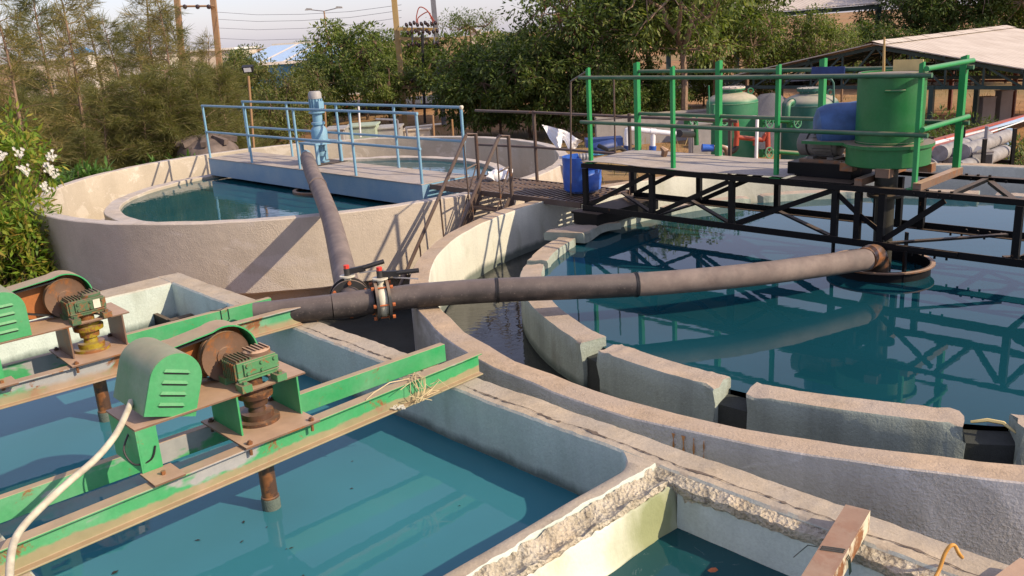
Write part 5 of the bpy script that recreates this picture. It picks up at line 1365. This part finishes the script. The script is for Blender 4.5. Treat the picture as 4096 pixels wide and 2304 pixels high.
# street lamps
def street_lamp(xb, Y, xt, yt, lab, dx):
    b = Vector((gx(xb, Y, GZ), Y, GZ)); tp_ = pt(xt, yt+6, Y); t = thing('street_lamp', lab, 'street lamp', tuple(b), 0, 'double arm street lamps')
    MB().tube([b, b.lerp(tp_, .5), tp_], [.075, .055, .04], 8).build('pole', M['pole_rust'], t)
    for s in (-1, 1):
        e = tp_+Vector((s*dx, 0, .16*dx)); MB().tube([tp_, e], .025, 6).build('arm', M['pole_grey'], t)
        MB().prism([(-.22, 0), (.22, 0), (.18, .09), (-.1, .12)], e+Vector((s*.12, -.08, -.02)), (1, 0, 0), (0, 0, 1), (0, .16, 0)).build('lamp_head', M['grey_box'], t)
street_lamp(846, 52, 815, 22, 'tall pale street lamp with two arms in the middle of the sky', .72)
street_lamp(1360, 88, 1357, 36, 'far dark street lamp with two arms over the trees', .75)
# pylons
def pole(t, x0, y0, x1, Y, r, mat, over=40):
    b = Vector((gx(x0, Y, GZ), Y, GZ-.1)); e = pt(x1, -over, Y); MB().bar(b, e, r*2, r*1.6, (0, 1, 0)).build('pole', M[mat], t); return b, e
tfm = thing('transformer_poles', 'pair of tall yellow and grey steel poles with cross arms and brown insulators', 'electric poles', (gx(1018, 38, GZ), 38, GZ))
pole(tfm, 1020, 300, 988, 38, .11, 'pole_yel'); pole(tfm, 1117, 300, 1086, 38, .10, 'pole_grey')
for (y, xa, xb, m_) in ((73, 1000, 1100, 'pole_yel'), (97, 1003, 1100, 'pole_yel'), (208, 1013, 1108, 'pole_rust'), (219, 1013, 1110, 'pole_rust')):
    MB().bar(pt(xa, y, 37.8), pt(xb, y+1, 37.8), .10, .13).build('cross_arm', M[m_], tfm)
for (y, xs) in ((60, (1032, 1060, 1086)), (80, (1036, 1064, 1090)), (112, (1038, 1064, 1092)), (201, (1046, 1070, 1096)), (223, (1050, 1074, 1100))):
    for x in xs:
        mb = MB(); c = pt(x, y, 37.5)
        for k in range(3): mb.lathe([(0, -.07), (.07, -.05), (.10, 0), (.06, .05), (0, .07)], 10, c+Vector((.16*(k-1), 0, .03*(k-1))), (1, 0, .2))
        mb.build('insulator', M['insul'], tfm)
for x in (1036, 1064, 1091): MB().bar(pt(x, 60, 37.6), pt(x+2, 112, 37.6), .06, .05).build('insulator_bracket', M['pole_grey'], tfm)
MB().tube([pt(1069, 310, 37.4), pt(1062, 85, 37.4)], .055, 8).build('cable_pipe', M['blk_plastic'], tfm)
for (a, b, c) in (((1048, 62), (1056, 18), (1090, 58)), ((1052, 60), (1075, 30), (1098, 62))):
    MB().tube(pipe_bez([pt(*a, 37.5), pt(a[0], (a[1]+b[1])/2, 37.5), pt(*b, 37.5), pt(c[0]-14, b[1]+10, 37.5), pt(*c, 37.5)], 5), .022, 6).build('red_lead', M['red_pipe'], tfm)
MB().bar(pt(1080, 335, 37), pt(1110, 240, 37.9), .09, .09).build('stay_strut', M['pole_rust'], tfm)
hp_ = thing('power_poles', 'pair of rust brown power poles with a cross bar above the casuarinas', 'electric poles', (gx(470, 46, GZ), 46, GZ))
pole(hp_, 472, 0, 440, 46, .13, 'pole_rust', 60); pole(hp_, 566, 0, 530, 46, .13, 'pole_rust', 60)
MB().tube([pt(452, 16, 45.8), pt(538, 15, 45.8)], .05, 6).build('cross_arm', M['pole_rust'], hp_)
for x in (465, 497, 525): MB().lathe([(0, -.12), (.09, -.08), (.11, 0), (.09, .08), (0, .12)], 10, pt(x, 17, 45.6), (0, 0, 1)).build('insulator', M['insul'], hp_)
for i, (ya, yb) in enumerate(((30, 12), (48, 26), (70, 44), (96, 72))):
    a = pt(540, ya, 46+i); b = pt(1010, yb, 40+i); c = a.lerp(b, .5)-Vector((0, 0, .25))
    o = MB().tube([a, a.lerp(c, .5)-Vector((0, 0, .08)), c, c.lerp(b, .5)-Vector((0, 0, .08)), b], .009, 5).build('overhead_wire', M['pole_grey'])
    tag(o, ['topmost', 'second from top', 'third from top', 'lowest'][i]+' of the thin wires strung across the pale sky to the yellow pole', 'wire', 'overhead wires')

# ------------------------------------------------------------------ far buildings
def slabbox(x0, x1, ytop, Y, dep, mat, label, nm='distant_building', cat='building', wins=0, roof='roof_b'):
    a = gx(x0, Y, GZ); b = gx(x1, Y, GZ); z = rise(((a+b)/2, Y), (x0+x1)/2, ytop)
    t = thing(nm, label, cat, ((a+b)/2, Y, GZ))
    MB().box(a, b, Y, Y+dep, GZ-.2, z).build('wall', M[mat], t)
    MB().box(a-.2, b+.2, Y-.25, Y+dep+.2, z+.001, z+.16).build('roof', M[roof], t)
    for k in range(wins):
        x = a+(b-a)*(k+.5)/wins; MB().box(x-.4, x+.4, Y-.03, Y-.001, GZ+1.0, GZ+1.9).build('window', M['window'], t)
    return t
slabbox(60, 205, 152, 78, 8, 'bldg_c', 'pale cream low building behind the left casuarinas', wins=5, roof='bldg_w')
slabbox(300, 400, 146, 74, 8, 'bldg_w', 'white low building with teal doors behind the middle casuarinas', wins=3, roof='bldg_w')
slabbox(455, 600, 128, 80, 8, 'bldg_c', 'long pale building behind the right end of the casuarinas', wins=5, roof='bldg_w')
ks = thing('pavilion', 'small pavilion with a blue pyramid roof behind the casuarinas', 'pavilion', (gx(234, 66, GZ), 66, GZ)); q = ks.location; ap = rise(q, 234, 114); ev = rise(q, 234, 132)
mb = MB(); mb.add([(q.x-.75, 65.3, ev), (q.x+.75, 65.3, ev), (q.x+.75, 66.7, ev), (q.x-.75, 66.7, ev), (q.x, 66, ap)], [(0, 1, 4), (1, 2, 4), (2, 3, 4), (3, 0, 4), (3, 2, 1, 0)]); mb.build('roof', M['roof_b2'], ks)
MB().box(q.x-.55, q.x+.55, 65.5, 66.5, GZ-.1, ev-.001).build('wall', M['bldg_w'], ks)
fa = thing('factory_shed', 'large factory shed with a pale blue sheet roof on the horizon', 'factory building', (gx(710, 80, GZ), 80, GZ))
xa, xb = gx(590, 78, .6), gx(850, 78, .6)
mb = MB(); n_ = 26
for k in range(n_):
    x0 = xa+(xb-xa)*k/n_; x1 = xa+(xb-xa)*(k+1)/n_
    if k in (7, 13, 19): continue
    mb.add([(x0+.01, 76.5, .65), (x1-.01, 76.5, .65), (x1-.01, 92, 1.98), (x0+.01, 92, 1.98), (x0+.01, 76.5, .57), (x1-.01, 76.5, .57), (x1-.01, 92, 1.90), (x0+.01, 92, 1.90)], [(0, 1, 2, 3), (4, 7, 6, 5), (0, 4, 5, 1), (1, 5, 6, 2), (2, 6, 7, 3), (3, 7, 4, 0)])
mb.build('roof', M['roof_b'], fa)
mb = MB()
for k in (7, 13, 19):
    x0 = xa+(xb-xa)*k/n_; x1 = xa+(xb-xa)*(k+1)/n_; mb.add([(x0, 76.4, .655), (x1, 76.4, .655), (x1, 92, 1.985), (x0, 92, 1.985)], [(0, 1, 2, 3)])
mb.build('skylight_strip', M['bldg_w'], fa)
MB().box(xa, xb, 91.8, 92.2, 1.95, 2.12).build('ridge_cap', M['bldg_c'], fa)
MB().box(xa+.1, xb-.1, 77.2, 91.5, GZ-.2, .50).build('wall', M['roof_b2'], fa)
MB().box(xa-.1, xb+.1, 76.3, 76.49, .45, .68).build('gutter', M['bldg_w'], fa)
slabbox(1228, 1262, 82, 95, 6, 'bldg_w', 'small white building among the far trees under the sky', roof='bldg_c')
slabbox(1190, 1214, 78, 92, 5, 'bldg_c', 'small cream building left of the white one on the skyline', roof='bldg_w')
slabbox(880, 960, 215, 62, 3, 'bldg_w', 'white boundary wall glimpsed through the trunks beyond the road', 'white_wall', 'wall', roof='bldg_w')
slabbox(1000, 1090, 212, 64, 3, 'bldg_c', 'cream boundary wall glimpsed behind the transformer poles', 'cream_wall', 'wall', roof='bldg_c')
# upper corrugated shed behind the tall trees
us = thing('open_shed', 'long open shed with a cream ribbed roof high behind the tall trees', 'shed', (gx(1950, 46, GZ), 46, GZ))
a = pt(1660, 50, 47); b = pt(2215, 6, 44)
e = Vector((2, 6.5, 1.15))
for nm, k0, mt in (('roof', 0, 'roof'),):
    mb = MB(); mb.add([a, b, b+e, a+e, a-Vector((0, 0, .06)), b-Vector((0, 0, .06)), b+e-Vector((0, 0, .06)), a+e-Vector((0, 0, .06))], [(0, 1, 2, 3), (4, 7, 6, 5), (0, 4, 5, 1), (1, 5, 6, 2), (2, 6, 7, 3), (3, 7, 4, 0)]); mb.build(nm, M[mt], us)
for f in (0.02, .35, .68, .985):
    p = a.lerp(b, f)+Vector((.3, .5, -.09)); MB().bar(Vector((p.x, p.y, GZ)), p, .22, .22).build('column', M['dark_green_steel'], us)
MB().bar(a+Vector((0, .3, -.18)), b+Vector((0, .3, -.18)), .1, .2).build('eave_beam', M['dark_green_steel'], us)

# grey gabled shed at the right
AP = pt(2205, 107, 24.0); dx_ = Vector((.69, -.724, 0)); dy_ = Vector((.724, .69, 0)); SLp = .85/4.5
sh = thing('gabled_shed', 'open gabled shed with dusty grey ribbed roof sheets and dark green trusses', 'shed', (AP.x, AP.y, GZ))
Fh_ = Matrix(((dx_.x, dy_.x, 0, AP.x), (dx_.y, dy_.y, 0, AP.y), (0, 0, 1, AP.z), (0, 0, 0, 1)))
LS = 9.6
def roofslab(s, nm):
    mb = MB(Fh_); vs = []; fs = []; nx = 90
    for t_ in (0, -.025):
        for yv in (-.25, LS+.25):
            for xv in (.02*s, 4.75*s): vs.append((xv, yv, -abs(xv)*SLp+t_))
    mb.add(vs, [(0, 1, 3, 2), (4, 6, 7, 5), (0, 4, 5, 1), (1, 5, 7, 3), (3, 7, 6, 2), (2, 6, 4, 0)]); return mb.build(nm, M['roof'], sh)
roofslab(1, 'roof_sheet'); roofslab(-1, 'roof_sheet')
mb = MB(Fh_); n_ = 16
for k in range(n_):
    y0 = -.3+(LS+.6)*k/n_; y1 = y0+(LS+.6)/n_+.06
    mb.add([(-.32, y0, -.035+.004*(k % 2)), (0, y0, .05+.012*(k % 2)), (.32, y0, -.035+.004*(k % 2)), (-.32, y1, -.035), (0, y1, .05), (.32, y1, -.035)], [(0, 1, 4, 3), (1, 2, 5, 4)])
mb.build('ridge_cap', M['roof'], sh)
for k in range(4):
    y = LS*k/3
    mb = MB(Fh_)
    for s in (-1, 1):
        mb.bar((0, y, -.12), (4.6*s, y, -.12-4.6*SLp), .07, .09); 
        for j in range(5):
            x0 = .9*j*s; x1 = .9*(j+1)*s; mb.bar((x0, y, -.12-abs(x0)*SLp), (x1, y, -1.15), .05, .05); mb.bar((x1, y, -1.15), (x1, y, -.12-abs(x1)*SLp), .05, .05)
    mb.bar((-4.6, y, -1.15), (4.6, y, -1.15), .07, .09); mb.build('roof_truss', M['dark_green_steel'], sh)
    for x in (-4.5, -1.5, 1.5, 4.5):
        MB(Fh_).bar((x, y, GZ-AP.z-.1), (x, y, -1.1), .12, .12).build('column', M['dark_green_steel'] if k < 2 else M['pole_brown'], sh)
for x in (-3.6, -1.8, 1.8, 3.6): MB(Fh_).bar((x, -.2, -.06-abs(x)*SLp), (x, LS+.2, -.06-abs(x)*SLp), .06, .06).build('purlin', M['dark_green_steel'], sh)
for z in (-1.75, -1.35): MB(Fh_).bar((-4.5, LS, z), (4.5, LS, z), .07, .07).build('side_rail', M['pole_brown'], sh)
for i, (x, y0, y1, w) in enumerate(((2486, 294, 244, .36), (2530, 280, 228, .34))):
    a = pt(x, y0, 25.5+i); h_ = pt(x, y1, 25.5+i).z; mb = MB(); mb.box(a.x-w/2, a.x+w/2, a.y, a.y+.35, GZ-.1, h_-.03); mb.box(a.x-w/2-.02, a.x+w/2+.02, a.y-.02, a.y+.37, h_-.029, h_); tag(mb.build('stone_pillar', M['conc_m_out']), ['shorter of the two dark square pillars in the field at right', 'taller of the two dark square pillars in the field at right'][i], 'pillar')
# stored pipes, sheets and meter box behind the right tank rim
P0 = pt(2338, 396, 13.45); dP = Vector((.724, .69, .0)); nP = Vector((.69, -.724, 0))
for i, (o_, z_, sh_, lab) in enumerate(((0, 0, 0, 'lowest left white plastic pipe stacked behind the right tank rim'), (.23, 0, .25, 'middle pipe of the bottom layer of white pipes behind the right tank rim'), (.46, 0, -.1, 'lowest right white plastic pipe stacked behind the right tank rim'), (.115, .195, .1, 'upper left white plastic pipe of the stack behind the right tank rim'), (.345, .195, .35, 'upper right white plastic pipe of the stack behind the right tank rim'))):
    a = P0+nP*o_+dP*sh_+Vector((0, 0, z_-.14)); b = a+dP*2.0
    t = thing('stored_pipe', lab, 'pipe', tuple(a), 0, 'white pipes stacked behind the right tank')
    MB().tube([a, b], .11, 18).build('pipe_body', M['old_pvc'], t); MB().tube([a-dP*.004, a+dP*.12], .122, 18).build('pipe_socket', M['old_pvc'], t)
rk = thing('pipe_rack', 'low black steel rack under the stacked white pipes', 'rack', (P0.x, P0.y, GZ))
for s_ in (.45, 1.8):
    for o_ in (-.16, .62):
        q = P0+dP*s_+nP*o_; MB().bar((q.x, q.y, GZ), (q.x, q.y, q.z+.25), .05, .05).build('rack_post', M['black_steel'], rk)
    MB().bar(P0+dP*s_+nP*-.13-Vector((0, 0, .29)), P0+dP*s_+nP*.59-Vector((0, 0, .29)), .05, .06).build('rack_bar', M['black_steel'], rk)
ss = thing('sheet_stack', 'long stack of red edged white channel sheets sloping up at the right edge', 'sheet stack', tuple(pt(2330, 372, 13.6)))
def strip(p0, q0, p1, q1, th_, nm, mt):
    a, b, c, d = pt(*p0), pt(*q0), pt(*q1), pt(*p1); up = Vector((0, 0, th_)); mb = MB(); vs = [a, b, c, d, a-up, b-up, c-up, d-up]
    mb.add(vs, [(0, 1, 2, 3), (4, 7, 6, 5), (0, 4, 5, 1), (1, 5, 6, 2), (2, 6, 7, 3), (3, 7, 4, 0)]); mb.build(nm, M[mt], ss)
strip((2318, 362, 14.0), (2590, 287, 19.4), (2318, 357, 14.3), (2590, 284, 19.8), .03, 'red_channel', 'red_pipe')
strip((2318, 371, 13.7), (2480, 325, 16.7), (2318, 363, 14.0), (2480, 322, 17.0), .03, 'white_sheet', 'white_pvc')
strip((2481, 325, 16.7), (2590, 295, 19.0), (2481, 321, 17.0), (2590, 289, 19.4), .03, 'grey_sheet', 'roof_b')
strip((2318, 379, 13.4), (2510, 325, 16.7), (2318, 373, 13.65), (2510, 320, 17.1), .05, 'red_channel', 'red_pipe')
MB().tube([pt(2318, 390, 13.3), pt(2450, 347, 15.2), pt(2590, 299, 18.6)], .014, 6).build('white_conduit', M['white_pvc'], ss)
for (x, Y) in ((2545, 17.4), (2532, 17.6)):
    q = pt(x, 318, Y); MB().box(q.x-.06, q.x+.06, Y, Y+.12, GZ, q.z-.05).build('support_post', M['roof_b'] if x > 2540 else M['red_pipe'], ss)
q = pt(2470, 409, 13.4); mt_ = thing('meter_box', 'small grey metal box with a gabled top behind the right tank rim', 'meter box', (q.x, q.y, GZ)); zt_ = rise(q, 2470, 376)
mb = MB(); mb.box(q.x-.15, q.x+.17, q.y, q.y+.3, GZ, zt_-.04); mb.prism([(-.17, 0), (.19, 0), (.01, .07)], (q.x, q.y-.02, zt_-.039), (1, 0, 0), (0, 0, 1), (0, .34, 0)); mb.build('cabinet_body', M['grey_box'], mt_)
MB().box(q.x+.02, q.x+.15, q.y-.01, q.y-.001, zt_-.22, zt_-.08).build('meter_window', M['window'], mt_)
tag(MB().tube([pt(2478, 372, 14), pt(2483, 318, 14)], .03, 8).build('steel_post', M['pole_grey']), 'thin grey steel post standing behind the small meter box', 'post')

# ------------------------------------------------------------------ camera, sun, sky
cd = bpy.data.cameras.new('camera'); cam = bpy.data.objects.new('camera', cd); COL.objects.link(cam)
cd.sensor_width = 36; cd.lens = F/4096*36; cd.clip_start = .05; cd.clip_end = 3000
Mx = Matrix.Identity(4)
for i in range(3):
    Mx[i][0], Mx[i][1], Mx[i][2] = CR[i], CU[i], -CF[i]
Mx[2][3] = H
cam.matrix_world = Mx
sc.camera = cam
SUN_AZ, SUN_EL = -24, 33
w = bpy.data.worlds.new('World'); sc.world = w; w.use_nodes = True; nt = w.node_tree
sky = nt.nodes.new('ShaderNodeTexSky'); sky.sky_type = 'NISHITA'; sky.sun_disc = False
sky.sun_elevation = R_(SUN_EL); sky.sun_rotation = R_(90-SUN_AZ); sky.air_density = 1.0; sky.dust_density = 1.0; sky.ozone_density = 1.5
bg = nt.nodes['Background']; 
mxs = nt.nodes.new('ShaderNodeMix'); mxs.data_type = 'RGBA'; mxs.blend_type = 'MULTIPLY'; mxs.inputs[0].default_value = 1.0
nt.links.new(sky.outputs[0], mxs.inputs[6]); mxs.inputs[7].default_value = (.96, .95, 1.06, 1)
hz_ = nt.nodes.new('ShaderNodeMix'); hz_.data_type = 'RGBA'; hz_.inputs[0].default_value = .42; hz_.inputs[7].default_value = (4.5, 4.0, 5.0, 1)
nt.links.new(mxs.outputs[2], hz_.inputs[6]); nt.links.new(hz_.outputs[2], bg.inputs[0]); bg.inputs[1].default_value = .135
ld = bpy.data.lights.new('sun', 'SUN'); ld.energy = 4.0; ld.angle = R_(.5); ld.color = (1.0, .82, .59)
lo = bpy.data.objects.new('sun', ld); COL.objects.link(lo); lo.location = (20, -5, 25)
dv = Vector((math.cos(R_(SUN_EL))*math.cos(R_(SUN_AZ)), math.cos(R_(SUN_EL))*math.sin(R_(SUN_AZ)), math.sin(R_(SUN_EL))))
lo.rotation_euler = dv.to_track_quat('Z', 'Y').to_euler()
sc.view_settings.view_transform = 'Standard'; sc.view_settings.look = 'None'; sc.view_settings.gamma = 1; sc.view_settings.exposure = .5
sc.view_settings.use_curve_mapping = False
sc.cycles.use_denoising = True
sc.cycles.max_bounces = 6; sc.cycles.transparent_max_bounces = 4
